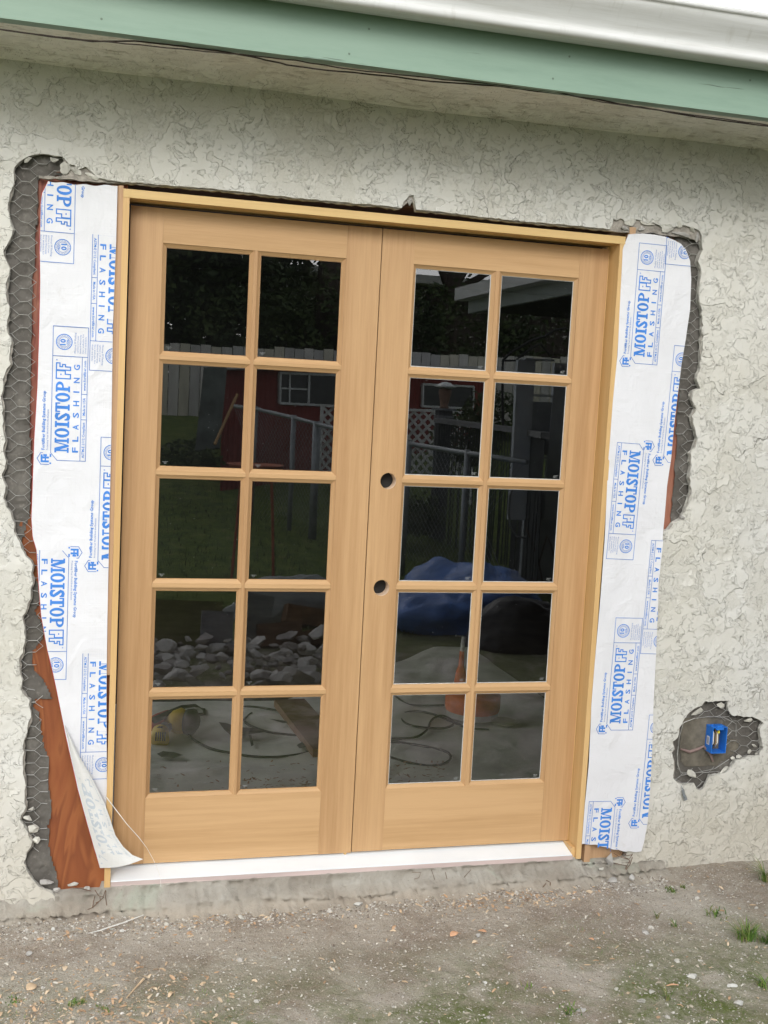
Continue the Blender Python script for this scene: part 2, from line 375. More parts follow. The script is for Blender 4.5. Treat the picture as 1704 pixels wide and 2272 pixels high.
def sheet(name, outer, holes, y0, y1, mats, parent, sidemat=1, jagz=.002):
    """flat sheet with ragged openings: front face at y0, broken sides back to y1"""
    pts, tris = poly_faces([outer]+holes)
    b = MB(); b.add([(x, y0, z) for x, z in pts], [tuple(t) for t in tris])
    b.mi = sidemat; r = random.Random(5)
    for L in holes:
        back = [(x+r.uniform(-jagz, jagz), y1, z+r.uniform(-jagz, jagz)) for x, z in L]
        mid = [(x+r.uniform(-jagz, jagz)*1.6, (y0+y1)/2, z+r.uniform(-jagz, jagz)*1.6) for x, z in L]
        n = len(L)
        for i in range(n):
            j = (i+1) % n; f0 = (L[i][0], y0, L[i][1]); f1 = (L[j][0], y0, L[j][1])
            b.quad(f0, f1, mid[j], mid[i]); b.quad(mid[i], mid[j], back[j], back[i])
    return b.build(name, mats, parent)
OUT = [(-3.4, -.7), (4.2, -.7), (4.2, 2.25), (-3.4, 2.25)]
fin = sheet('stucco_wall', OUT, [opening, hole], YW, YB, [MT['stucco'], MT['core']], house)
fin['label'] = 'off white lace textured stucco with ragged broken edges'
# base coat: the same opening a little tighter, and left standing in a grey band over the right hand corner
def shift(P, dx, dy): return [(x+dx, y+dy) for x, y in P]
L2 = shift(left_edge[:-8], 3, 1)+[(140, 352), (134, 362), (141, 372), (133, 380), (110, 380), (84, 380), (84, 384), (130, 387), (190, 391), (235, 395)]
T2 = shift(top_edge[:8], 0, 4)+[(862, 453), (873, 444), (884, 434), (892, 436), (898, 456)]+shift(top_edge[13:], 0, 4)
R2 = [(1325, 500), (1345, 502), (1366, 504), (1390, 505), (1412, 503), (1430, 508), (1455, 511), (1478, 512), (1493, 516), (1503, 518), (1512, 521), (1514, 528)]+shift(right_edge[18:], -3, 0)
opening2 = jag(W(L2, YB), .003, .012, rngE, False)+jag(W(T2, YB), .0012, .012, rngE, False)+jag(W(R2, YB), .0025, .012, rngE, False)+W(shift(rest, 0, 0), YB)
hole2 = jag([(x*.985+.015*sum(p[0] for p in hole)/len(hole), z) for x, z in W(hole_el, YB)], .002, .009, rngE)
sheet('base_coat', OUT, [opening2, hole2], YB, -.058, [MT['base'], MT['core']], house)
# felt paper behind
def paper(name, pts, Y, mat, amp=.004, step=.012, par=house, freq=11):
    P = W(pts, Y); xs = [p[0] for p in P]; zs = [p[1] for p in P]
    nx_ = int((max(xs)-min(xs))/step)+1; nz_ = int((max(zs)-min(zs))/step)+1
    b = MB(); idx = {}
    for i in range(nx_+1):
        for j in range(nz_+1):
            x = min(xs)+i*step; z = min(zs)+j*step
            if inpoly(x, z, P): idx[i, j] = 1
    vid = {}
    def vv(i, j):
        if (i, j) not in vid:
            x = min(xs)+i*step; z = min(zs)+j*step; vid[i, j] = len(b.v)
            h = amp*noise.noise((x*freq, z*freq, 3))+amp*.7*abs(noise.noise((x*freq*2.4+z*8, z*freq*1.6, 7)))
            b.v.append((x+.003*noise.noise((x*40, z*40, 1)), Y-h, z+.003*noise.noise((x*40, z*40, 9))))
        return vid[i, j]
    for (i, j) in list(idx):
        b.f.append((vv(i, j), vv(i+1, j), vv(i+1, j+1), vv(i, j+1))); b.m.append(0)
    return b.build(name, mat, par, True)
paper('building_paper', [(-40, 300), (150, 300), (150, 383), (83, 383), (70, 600), (64, 900), (62, 1119), (56, 1135), (48, 1158), (46, 1200), (66, 1240), (81, 1261), (87, 1287), (82, 1304), (72, 1322), (79, 1330), (94, 1363), (89, 1383), (69, 1406), (66, 1429), (71, 1449), (89, 1466), (102, 1489), (111, 1512), (72, 1513), (70, 1530), (84, 1540), (86, 1572), (90, 1598), (94, 1618), (102, 1632), (104, 1669), (102, 1698), (109, 1735), (110, 1761), (102, 1784), (106, 1841), (113, 1867), (122, 1887), (122, 1912), (122, 1945), (-40, 1960)], YP, MT['paper'], .008, .005, freq=24)
paper('building_paper', [(1400, 470), (1560, 470), (1560, 1180), (1446, 1180), (1448, 1100), (1462, 900), (1470, 700), (1475, 600), (1466, 530), (1450, 512), (1400, 505)], YP, MT['paper'], .008, .006, freq=24)
for o, (a, b_) in (('sheathing', (1120, 1935)),):
    B = MB(); P = [at(30, a-40, -.048), at(262, a-40, -.048), at(232, b_, -.048), at(30, b_, -.048)]
    B.box(P[3].x-.05, at(228, 1917, -.048).x-.003, -.047, -.030, P[3].z, P[0].z); sh = B.build('sheathing_panel', MT['ply'], house); sh['label'] = 'orange brown plywood panel bared at the lower left'
B = MB(); B.box(AX(60, 900, -.043)-.01, AX(262, 900, -.043), -.0435, -.030, AZ(65, 1085, -.043), AZ(90, 372, -.043)); B.build('sheathing_panel', MT['redwood'], house)['label'] = 'dark red stained board behind the left flashing'
B = MB(); B.box(AX(1405, 900, -.046), AX(1470, 900, -.046), -.047, -.03, AZ(1440, 1160, -.046), AZ(1440, 495, -.046)); B.build('sheathing_panel', MT['redwood'], house)
B = MB(); B.box(AX(1245, 1880, -.05), AX(1330, 1880, -.05)+.02, -.05, .05, AZ(1250, 1875, -.05), AZ(1250, 1780, -.05)); B.build('mud_sill', MT['brownwood'], house)
# framing round the door
zt = AZ(829, 447, -.058)
B = MB(); B.box(AX(60, 420, -.04), 1.62, -.050, .12, zt+.008, zt+.20); B.build('header_beam', MT['darkwood'], house)
B = MB(); B.add([(-.1450, -.0815, zt-.016), (-.1326, -.0815, zt-.016), (-.1326, -.0815, .8), (-.1345, -.0815, .8), (-.1450, .1, zt-.016), (-.1326, .1, zt-.016), (-.1326, .1, .8), (-.1345, .1, .8)], [(0, 1, 2, 3), (0, 3, 7, 4), (1, 5, 6, 2), (3, 2, 6, 7)]); B.box(-.165, -.1328, -.068, .1, .4, zt-.016); B.build('trimmer_stud', MT['brownwood'], house)
B = MB(); B.box(1.478, 1.50, -.074, .1, -.28, zt+.01); B.build('trimmer_stud', MT['brownwood'], house)
# eave
YF = -.47; zf0 = 2.158; zs = 2.190
B = MB(); B.box(-3.7, 4.6, YF, YF+.038, zf0, zf0+.19); fb = B.build('fascia_board', MT['green'], house); fb['label'] = 'pale green painted fascia board'
rn = random.Random(12); nm_ = mixed('painted_over_nail', (.12, .17, .13), .6)
for i in range(9):
    for zz_ in (zf0+.025, zf0+.10):
        B = MB(); x = -2.6+i*.61+rn.uniform(-.05, .05); M = Matrix.Translation((x, YF-.0006, zz_+rn.uniform(-.006, .006)))@Matrix.Rotation(math.pi/2, 4, 'X'); k = [M@Vector((.0032*math.cos(a*.785), .0032*math.sin(a*.785), 0)) for a in range(8)]; B.add(k, [tuple(range(8))]); B.build('nail_head', nm_, fb)
B = MB()
nxs = 120
for i in range(nxs+1):
    for j in range(7):
        x = -3.7+8.3*i/nxs; y = -.07-(-.07-(YF+.03))*j/6
        z = zs-.0-.028*max(0, 1-j/1.6)**2+.006*noise.noise((x*2, y*5, 0)); B.v.append((x, y, z))
for i in range(nxs):
    for j in range(6): a = i*7+j; B.f.append((a, a+1, a+8, a+7)); B.m.append(0)
B.build('soffit', MT['soffit'], house, True)
B = MB(); sl = .33
B.add([(-3.4, YF-.03, zf0+.20), (4.6, YF-.03, zf0+.20), (4.6, 5.5, zf0+.2+sl*6), (-3.4, 5.5, zf0+.2+sl*6)], [(0, 1, 2, 3)]); B.build('roof', mixed('grey_shingles', (.16, .155, .15), .9, .3, 30, .01, 60), house)
# gutter: profile runs round the trough
prof = [(-.002, .128), (-.002, .004), (-.012, .0), (-.072, -.004), (-.080, -.001), (-.083, .006), (-.082, .014), (-.076, .020), (-.077, .032), (-.083, .046), (-.093, .062), (-.104, .076), (-.112, .088), (-.116, .099), (-.117, .106), (-.122, .107), (-.122, .118), (-.112, .121), (-.106, .117), (-.111, .110), (-.109, .1), (-.07, .03), (-.01, .012), (-.004, .126)]
B = MB(); z0g = zf0+.127; xs2 = [-3.7+i*.4 for i in range(21)]
for x in xs2:
    for a, b_ in prof: B.v.append((x, YF+a, z0g+b_))
npf = len(prof)
for i in range(len(xs2)-1):
    for k in range(npf-1): a = i*npf+k; B.f.append((a, a+1, a+npf+1, a+npf)); B.m.append(0)
g_ = B.build('gutter', MT['gutter'], house, True); g_['label'] = 'white metal rain gutter'
# two old cables sagging along under the fascia
r_ = random.Random(2)
for k, path in enumerate([[(-30, 56), (0, 63), (100, 78), (200, 90), (290, 88), (352, 96), (400, 101), (470, 110), (560, 126), (620, 140), (700, 151), (829, 163), (930, 176), (1080, 186), (1160, 197), (1240, 205), (1340, 225), (1400, 234), (1500, 252), (1659, 273), (1800, 290)],
                          [(-30, 60), (60, 72), (180, 86), (300, 97), (420, 109), (520, 118), (640, 131), (760, 151), (829, 158), (960, 172), (1060, 181), (1200, 199), (1300, 220), (1420, 238), (1560, 257), (1659, 270), (1800, 285)]]):
    B = MB(); pts = []
    for i in range(len(path)-1):
        for t in range(4):
            f = t/4; x = path[i][0]*(1-f)+path[i+1][0]*f; y = path[i][1]*(1-f)+path[i+1][1]*f
            pts.append(at(x, y+r_.uniform(-.7, .7), YF+.030-.012*k))
    B.tube(pts, .0022 if k == 0 else .0017, 5); tag(B.build('cable', MT['oldcable']), ['thicker dark cable sagging along the bottom of the green fascia', 'thinner dark cable running just beside the thicker one under the green fascia'][k], 'cable')
# wire lath over the paper
def hexmesh(name, poly, Y, cell=.038, rad=.0009, mat=None, par=None, drop=.06, seed=1, jit=.0025, label=None, cat=None):
    rr = random.Random(seed); P = poly; b = MB(); xs = [p[0] for p in P]; zs_ = [p[1] for p in P]
    h = cell; wd = cell*1.08
    # hexagons with vertical twisted sides turned on their side: vertices on rows
    verts = {}
    def vtx(i, j):
        if (i, j) not in verts:
            x = min(xs)+i*h*.5*1.15; z = min(zs_)+j*h*.5
            verts[i, j] = Vector((x+rr.uniform(-jit, jit), Y-rr.uniform(0, .006), z+rr.uniform(-jit, jit)))
        return verts[i, j]
    ni = int((max(xs)-min(xs))/(h*.575))+2; nj = int((max(zs_)-min(zs_))/(h*.5))+2
    for i in range(ni):
        for j in range(nj):
            # brick like layout: flat (horizontal) twisted sides joined by slanted wires
            if (i+2*(j % 2)) % 4 == 0: ed = [((i, j), (i+1, j)), ((i+1, j), (i+2, j+1)), ((i+1, j), (i+2, j-1))]
            else: continue
            for e0, e1 in ed:
                p, q_ = vtx(*e0), vtx(*e1)
                if not (inpoly(p.x, p.z, P) or inpoly(q_.x, q_.z, P)): continue
                if rr.random() < drop: continue
                mid = (p+q_)/2+Vector((rr.uniform(-1, 1)*.001, rr.uniform(-.002, 0), rr.uniform(-1, 1)*.001))
                b.tube([p, mid, q_], rad*(1.5 if e0[1] == e1[1] else 1), 4, False)
    o = b.build(name, mat or MT['galv'], par)
    if label: tag(o, label, cat)
    return o
lathL = [(x+.000, z) for x, z in W([(-20, 330)]+[(130, 335), (135, 378), (78, 385), (62, 700), (60, 1000), (62, 1119), (72, 1180), (78, 1230), (85, 1300), (92, 1360), (88, 1400), (75, 1420), (70, 1480), (85, 1530), (88, 1600), (98, 1650), (100, 1700), (94, 1780), (96, 1830), (60, 1840), (-20, 1840)], -.058)]
hexmesh('wire_lath', lathL, -.060, .0375, .0008, par=house, seed=4)
lathR = W([(1468, 515), (1540, 510), (1540, 1140), (1462, 1140), (1470, 1050), (1470, 900), (1476, 700), (1478, 560)], -.058)
hexmesh('wire_lath', lathR, -.060, .0375, .0008, par=house, seed=9)
hp = W([(1430, 1500), (1670, 1510), (1670, 1640), (1560, 1680), (1510, 1720), (1440, 1700)], -.06)
hexmesh('wire_lath', [p for p in W([(1560, 1545), (1670, 1550), (1670, 1650), (1590, 1640), (1576, 1600)], -.06)], -.062, .036, .0007, par=house, seed=21, drop=.03)
hexmesh('wire_lath', [p for p in W([(1450, 1660), (1560, 1668), (1530, 1720), (1450, 1712)], -.06)], -.062, .036, .0007, par=house, seed=22, drop=.03)
hexmesh('wire_lath', [p for p in W([(1500, 1510), (1590, 1512), (1580, 1545), (1500, 1545)], -.06)], -.062, .036, .0007, par=house, seed=23, drop=.03)
B = MB()
for path in ([(1464, 1571), (1479, 1560), (1500, 1552), (1530, 1548), (1562, 1549), (1590, 1563), (1590, 1590)], [(1476, 1562), (1468, 1590), (1464, 1625), (1463, 1650), (1470, 1668), (1490, 1670), (1530, 1668), (1555, 1666)],
             [(1463, 1645), (1472, 1675), (1500, 1670), (1545, 1660), (1575, 1640)], [(1466, 1600), (1463, 1630), (1466, 1660)]):
    B.tube([at(x, y, -.066+.004*math.sin(x)) for x, y in path], .0011, 5)
B.build('cut_wire', MT['galv'], house)
# concrete footing under the door, broken and patched
def footing():
    b = MB(); n = 420; x0, x1 = -.62, 1.78
    for i in range(n+1):
        x = x0+(x1-x0)*i/n; g = gz(x, -.12)+gnoise(x, -.12)
        zt_ = -.258-.004*noise.noise((x*12, 0, 0)) - (.02 if (x < -.14 or x > 1.47) else 0)
        lip = .035+.020*noise.noise((x*3.1, 5, 0))+.012*noise.noise((x*14, 2, 0)); lip = max(.012, lip)
        r = .016*noise.noise((x*9, 1, 1))+.012*noise.noise((x*31, 3, 3)); tp = max(0, min(1, (1.74-x)/.35)); lip *= .25+.75*tp
        cl = .55+.35*noise.noise((x*2.3, 9, 4))
        zl = zt_*(1-cl)+g*cl
        P = [(0.02, zt_), (-.074, zt_-.002), (-.080+r*.3, zt_-.010), (-.078-r*.4, zt_*.7+zl*.3), (-.082-r, zt_*.35+zl*.65), (-.086-r*.6, zl+.006), (-.088-lip, zl-.004+r*.4), (-.094-lip-r*.5, zl-.014), (-.092-lip+r*.6, (zl+g)*.5), (-.105-lip*1.1+r*.8, g+.004), (-.20-lip-r, g-.012)]
        for k, (y, z) in enumerate(P):
            kk = .0035 if k > 1 else .0005; kk = .009 if k > 4 else kk
            b.v.append((x, y+kk*noise.noise((x*60, k*3.1, 2)), z+kk*noise.noise((x*60, k*2.7, 8))))
    m_ = 11
    for i in range(n):
        for k in range(m_-1): a = i*m_+k; b.f.append((a, a+m_, a+m_+1, a+1)); b.m.append(0)
    N = NT('old_concrete', .95, .15); v = N.vec(); a = N.noise(6, 5, .6, v, .4); c3 = N.noise(90, 4, .75, v)
    c = N.ramp(a, [(.3, (.25, .225, .19)), (.5, (.34, .32, .28)), (.7, (.41, .395, .355))])
    mint = N.ramp(N.noise(3.7, 4, .6, N.vec(loc=(4, 2, 1)), .6), [(.58, 0), (.66, .5)])
    sxx = N.n('ShaderNodeSeparateXYZ'); N.l(v, sxx.inputs[0]); mr = N.n('ShaderNodeMapRange'); N.l(sxx.outputs[2], mr.inputs[0]); mr.inputs[1].default_value = -.345; mr.inputs[2].default_value = -.315
    c = N.mix(N.math('MULTIPLY', mint, mr.outputs[0]), c, (.40, .47, .385))
    mr2 = N.n('ShaderNodeMapRange'); N.l(sxx.outputs[2], mr2.inputs[0]); mr2.inputs[1].default_value = -.300; mr2.inputs[2].default_value = -.335; mr2.inputs[4].default_value = .95
    c = N.mix(N.math('MULTIPLY', mr2.outputs[0], N.ramp(N.noise(12, 4, .7, v), [(.3, .4), (.6, 1)])), c, (.38, .335, .275))
    c = N.mix(N.ramp(c3, [(.62, 0), (.72, .6)]), c, (.18, .155, .12)); N.col(c); N.bump(N.math('ADD', N.math('MULTIPLY', a, .8), c3), .004)
    o = b.build('concrete_footing', N.mat, house, True); return o
footing()

# interior behind the glass
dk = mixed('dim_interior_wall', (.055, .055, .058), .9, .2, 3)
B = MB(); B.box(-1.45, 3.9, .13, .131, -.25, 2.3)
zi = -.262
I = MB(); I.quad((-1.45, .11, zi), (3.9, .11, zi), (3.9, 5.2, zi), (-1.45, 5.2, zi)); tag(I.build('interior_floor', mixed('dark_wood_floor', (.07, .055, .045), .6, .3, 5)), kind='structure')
I = MB(); I.quad((-1.45, 5.2, zi), (3.9, 5.2, zi), (3.9, 5.2, 2.2), (-1.45, 5.2, 2.2)); I.quad((-1.45, 4.4, zi), (-1.45, 5.2, zi), (-1.45, 5.2, 2.2), (-1.45, 4.4, 2.2)); I.quad((-1.45, .3, 2.1), (-1.45, 4.4, 2.1), (-1.45, 4.4, 2.2), (-1.45, .3, 2.2)); I.quad((-1.45, .02, zi), (-1.45, .3, zi), (-1.45, .3, 2.2), (-1.45, .02, 2.2)); I.quad((3.9, .02, zi), (3.9, 5.2, zi), (3.9, 5.2, 2.2), (3.9, .02, 2.2))  # wide unseen gap in the left wall, added to light the drop cloth
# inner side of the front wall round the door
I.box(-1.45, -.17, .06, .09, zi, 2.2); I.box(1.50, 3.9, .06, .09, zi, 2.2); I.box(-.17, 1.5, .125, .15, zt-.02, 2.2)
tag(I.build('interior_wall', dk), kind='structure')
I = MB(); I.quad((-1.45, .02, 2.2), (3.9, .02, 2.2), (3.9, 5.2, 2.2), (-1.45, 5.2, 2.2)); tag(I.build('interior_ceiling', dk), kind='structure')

# ================================================================ door
door = empty('french_door', 'pair of unpainted fir french doors with ten panes each in a pine frame', 'door')
S = .883
XC = [v*S for v in (0, .2839, .324, .61, .8854, 1.1721, 1.2158, 1.5)]
ZR = [v*S for v in (1.919, 1.5695, 1.5276, 1.1742, 1.1315, .7785, .7345, .3862, .343, 0)]
YL = -.014; YJ = -.085
XL0, XL1, XR0, XR1 = -.1085, .6615, .6645, 1.4385
ZT, ZBL, ZBR = 1.808, -.226, -.2235
XJ0, XJ0i, XJ1i, XJ1 = -.1325, -.1145, 1.4425, 1.4600
zh0, zh1 = 1.818, 1.842
ZSB = -.262
B = MB(); B.box(XJ0, XJ0i, YJ, .03, ZSB-.003, zh0-.0); B.build('side_jamb', MT['jambV'], door)
B = MB()
B.box(XJ1i, XJ1, YJ, .03, ZSB+.0, zh0); B.build('side_jamb', MT['jambV'], door)
B = MB(); B.box(XJ1i-.009, XJ1i-.0005, YL+.002, .03, ZBR, zh0-.001); B.box(XJ0i+.0005, XJ0i+.002, YL+.002, .03, ZBR, zh0-.001); B.build('door_stop', MT['jambV'], door)
B = MB(); B.box(XJ0, XJ1, YJ-.001, .03, zh0, zh1); B.build('head_jamb', MT['jambH'], door)
# sill: sloping white top with a primed wooden edge
B = MB(); xa, xb = XJ0i+.0008, XJ1i-.014
zl = AZ(700, 1880, -.082); z_lip = -.2475
B.add([(xa, YJ+.004, z_lip), (xb, YJ+.004, z_lip), (xb, .02, -.2285), (xa, .02, -.2285), (xa, YJ+.004, z_lip-.003), (xb, YJ+.004, z_lip-.003), (xb, .02, z_lip-.003), (xa, .02, z_lip-.003)], [(0, 1, 2, 3), (0, 4, 5, 1), (1, 5, 6, 2), (0, 3, 7, 4)])
B.build('sill', MT['sill'], door)
B = MB(); B.box(xa, xb+.004, YJ+.006, .02, ZSB-.004, z_lip-.0035); B.build('sill_edge', MT['silledge'], door)
B = MB(); B.box(XJ1i-.0135, XJ1i-.0005, YJ+.012, .02, ZSB, -.225); B.build('sill_end', MT['jambV'], door)

def leaf(x0, x1, xc, zb, bores, right):
    mold = .0125
    y1 = .030
    # outer stiles; the leaf mesh itself is the pair of stiles
    fx0, fx1 = xc[0]-mold, xc[3]+mold; ft, fb_ = ZR[0]+mold, ZR[9]-mold
    b = MB()
    def stile(a, c, holes=()):
        if holes:
            loops = [[(a, zb), (c, zb), (c, ZT), (a, ZT)]]+[[(cx+r*math.cos(2*math.pi*k/32), cz+r*math.sin(2*math.pi*k/32)) for k in range(32)] for cx, cz, r in holes]
            pts, tr = poly_faces(loops); b.add([(x, YL, z) for x, z in pts], [tuple(t) for t in tr]); b.add([(x, y1, z) for x, z in pts], [tuple(t) for t in tr])
            for p, q_ in (((a, zb), (c, zb)), ((c, zb), (c, ZT)), ((c, ZT), (a, ZT)), ((a, ZT), (a, zb))):
                b.quad((p[0], YL, p[1]), (q_[0], YL, q_[1]), (q_[0], y1, q_[1]), (p[0], y1, p[1]))
            b.mi = 1
            for L in loops[1:]:
                for k in range(32):
                    p, q_ = L[k], L[(k+1) % 32]; b.quad((p[0], YL, p[1]), (q_[0], YL, q_[1]), (q_[0], y1, q_[1]), (p[0], y1, p[1]))
            b.mi = 0
        else: b.box(a, c, YL, y1, zb, ZT)
    stile(x0, fx0, bores); stile(fx1, x1)
    lf = b.build('door_leaf', [MT['leafV'], MT['bore']], door)
    c = MB(); c.box(fx0+.0003, fx1-.0003, YL+.0006, y1, ft, ZT-.0003); c.build('top_rail', MT['leafH'], lf)
    c = MB(); c.box(fx0+.0003, fx1-.0003, YL+.0006, y1, zb+.0003, fb_); c.build('bottom_rail', MT['leafH'], lf)
    c = MB(); c.box(xc[1]+mold, xc[2]-mold, YL+.0008, y1-.01, fb_+.0003, ft-.0003); c.build('muntin', MT['leafV'], lf)
    for k in range(4):
        zt_, zb_ = ZR[2*k+1]-mold, ZR[2*k+2]+mold
        for xa_, xb_ in ((fx0+.0004, xc[1]+mold-.0003), (xc[2]-mold+.0003, fx1-.0004)):
            c = MB(); c.box(xa_, xb_, YL+.0010, y1-.01, zb_, zt_); c.build('muntin', MT['leafH'], lf)
    # moulded frame with mitred corners round every pane
    for k in range(5):
        for q_ in range(2):
            gx0, gx1, gz1, gz0 = xc[2*q_], xc[2*q_+1], ZR[2*k], ZR[2*k+1]
            c = MB()
            prof_ = [(mold+.0004, YL+.0014), (mold-.0006, YL+.0036), (mold-.002, YL+.0042), (.0035, -.0042), (.0018, -.0036), (.0008, -.0012)]
            rings = [[(gx0-o, y, gz0-o), (gx1+o, y, gz0-o), (gx1+o, y, gz1+o), (gx0-o, y, gz1+o)] for o, y in prof_]
            for i in range(len(rings)-1):
                for j in range(4):
                    c.mi = 0 if j in (0, 2) else 1
                    c.quad(rings[i][j], rings[i][(j+1) % 4], rings[i+1][(j+1) % 4], rings[i+1][j])
            c.mi = 2 if right else 1; t = .0017 if right else .0009; rr = random.Random(k*7+q_+(50 if right else 0))
            a = [(gx0-.001, -.0010, gz0-.001), (gx1+.001, -.0010, gz0-.001), (gx1+.001, -.0010, gz1+.001), (gx0-.001, -.0010, gz1+.001)]
            ii = [(gx0+t*rr.uniform(.2, .8), -.0010, gz0+t), (gx1-t, -.0010, gz0+t), (gx1-t, -.0010, gz1-t*.3), (gx0+t*.3, -.0010, gz1-t*.3)]
            for j in range(4): c.quad(a[j], a[(j+1) % 4], ii[(j+1) % 4], ii[j])
            c.build('pane_moulding', [MT['leafH'], MT['leafV'], MT['seal']], lf)
            g = MB(); g.quad((gx0-.003, 0, gz0-.003), (gx1+.003, 0, gz0-.003), (gx1+.003, 0, gz1+.003), (gx0-.003, 0, gz1+.003))
            g.mi = 1     # the maker's tiny etched stamp: three unreadable lines
            sx_ = (gx1-.016) if right else (gx0+.016); sz_ = gz0+.013
            for ln, hw in ((0, .0085), (-.0032, .006 if right else .0048), (-.0062, .0062 if right else .0028)):
                xx = sx_-hw
                cxx = sx_-.0085 if right else None
                if right: xx = sx_-.0085
                end = xx+2*hw
                while xx < end:
                    ww = rr.uniform(.0008, .0026); g.quad((xx, -.0006, sz_+ln), (min(end, xx+ww), -.0006, sz_+ln), (min(end, xx+ww), -.0006, sz_+ln+.0011), (xx, -.0006, sz_+ln+.0011)); xx += ww+.0006
            nsp = 10 if not right else (60 if (k == 0 and q_ == 1) else 14)
            for _ in range(nsp):
                u = rr.random()**(.5 if (k == 0 and q_ == 1 and right) else 1); px_ = gx0+(gx1-gx0)*u; pz_ = gz0+(gz1-gz0)*rr.random(); s_ = rr.uniform(.0003, .0008)
                g.quad((px_-s_, -.0006, pz_-s_), (px_+s_, -.0006, pz_-s_*.6), (px_+s_*.7, -.0006, pz_+s_), (px_-s_, -.0006, pz_+s_*.8))
            g.build('pane', [MT['glass'], MT['etch']], lf)
    return lf
p1, p2 = at(838.7, 1039.1, YL), at(824, 1270, YL)
l1 = leaf(XL0, XL1, XC[:4], ZBL, (), False); l1['label'] = 'left door leaf without bore holes'
l2 = leaf(XR0, XR1, XC[4:], ZBR, ((p1.x, p1.z, .0262), (p2.x, p2.z, .0262)), True); l2['label'] = 'right door leaf with two round lock holes'
B = MB(); B.box(XL1-.035, XR0+.02, .012, .034, ZBL+.002, ZT-.004); B.build('astragal', MT['leafV'], l1)
pg = at(767, 1853, YL); B = MB(); B.lathe((XL1-.017, -.004, ZBL-.011), [(.0045, 0), (.0055, .002), (.0055, .014)], 10); B.build('flush_bolt_tip', MT['jambH'], l1)
# black back of the lock holes, a plate behind each
B = MB()
for p in (p1, p2): B.box(p.x-.03, p.x+.03, .031, .034, p.z-.03, p.z+.03)
B.build('lock_backing', MT['black'], l2)

# ================================================================ printed flashing
TXT = {}
def text2d(s, size, bold=0.0, res=2):
    k = (s, bold, res)
    if k not in TXT:
        cu = bpy.data.curves.new('lettering', 'FONT'); cu.body = s; cu.size = 1; cu.offset = bold; cu.resolution_u = res; cu.fill_mode = 'FRONT'
        ob = bpy.data.objects.new('lettering', cu); COL.objects.link(ob); bpy.context.view_layer.update()
        me = bpy.data.meshes.new_from_object(ob.evaluated_get(bpy.context.evaluated_depsgraph_get()))
        vs = [(v.co.x, v.co.y) for v in me.vertices]; fs = [tuple(p.vertices) for p in me.polygons]
        bpy.data.objects.remove(ob); bpy.data.curves.remove(cu); bpy.data.meshes.remove(me); TXT[k] = (vs, fs)
    vs, fs = TXT[k]; return [(a*size, b*size) for a, b in vs], fs
class P2:       # flat artwork in the print's own measure; converted when laid on a surface
    def __init__(s): s.v = []; s.f = []; s.m = []
    def add(s, vs, fs, m=0):
        o = len(s.v); s.v += vs
        for f in fs: s.f.append(tuple(i+o for i in f)); s.m.append(m)
    def rect(s, a, b, c, d, m=0): s.add([(a, b), (c, b), (c, d), (a, d)], [(0, 1, 2, 3)], m)
    def poly(s, pts, m=0): s.add(pts, [tuple(t) for t in tessellate_polygon([[Vector((x, y, 0)) for x, y in pts]])], m)
    def stroke(s, pts, w, m=0, closed=False):
        n = len(pts)
        for i in range(n if closed else n-1):
            a = Vector(pts[i]); b = Vector(pts[(i+1) % n]); d = (b-a).normalized(); q = Vector((-d.y, d.x))*w/2; e = d*w/2
            s.add([tuple(a-q-e), tuple(b-q+e), tuple(b+q+e), tuple(a+q-e)], [(0, 1, 2, 3)], m)
    def ring(s, cx, cy, rx, ry, w, wy=None, m=0, n=28, a0=0, a1=2*math.pi):
        wy = wy or w; vs = []
        for k in range(n+1):
            a = a0+(a1-a0)*k/n; vs += [(cx+rx*math.cos(a), cy+ry*math.sin(a)), (cx+(rx-w)*math.cos(a), cy+(ry-wy)*math.sin(a))]
        s.add(vs, [(2*k, 2*k+2, 2*k+3, 2*k+1) for k in range(n)], m)
    def text(s, t, x0, x1, y0, h, m=0, bold=0, res=2, shear=0):
        vs, fs = text2d(t, 1, bold, res); xs = [v[0] for v in vs]; a, b = min(xs), max(xs)
        s.add([(x0+(v[0]-a)/(b-a)*(x1-x0)+shear*v[1]*h, y0+v[1]*h/.70) for v in vs], fs, m)
A = P2()
LW = 8
A.stroke([(100, 0), (0, -85+85)], .01, 1) if 0 else None
A.stroke([(1710, 0), (95, 0), (0, -80), (0, -433), (1710, -433)], LW, 1, True)
A.stroke([(1335, 0), (1335, -433)], LW, 1); A.stroke([(0, -364), (1335, -364)], LW, 1)
A.stroke([(535, -364), (535, -433)], LW, 1); A.stroke([(862, -364), (862, -433)], LW, 1)
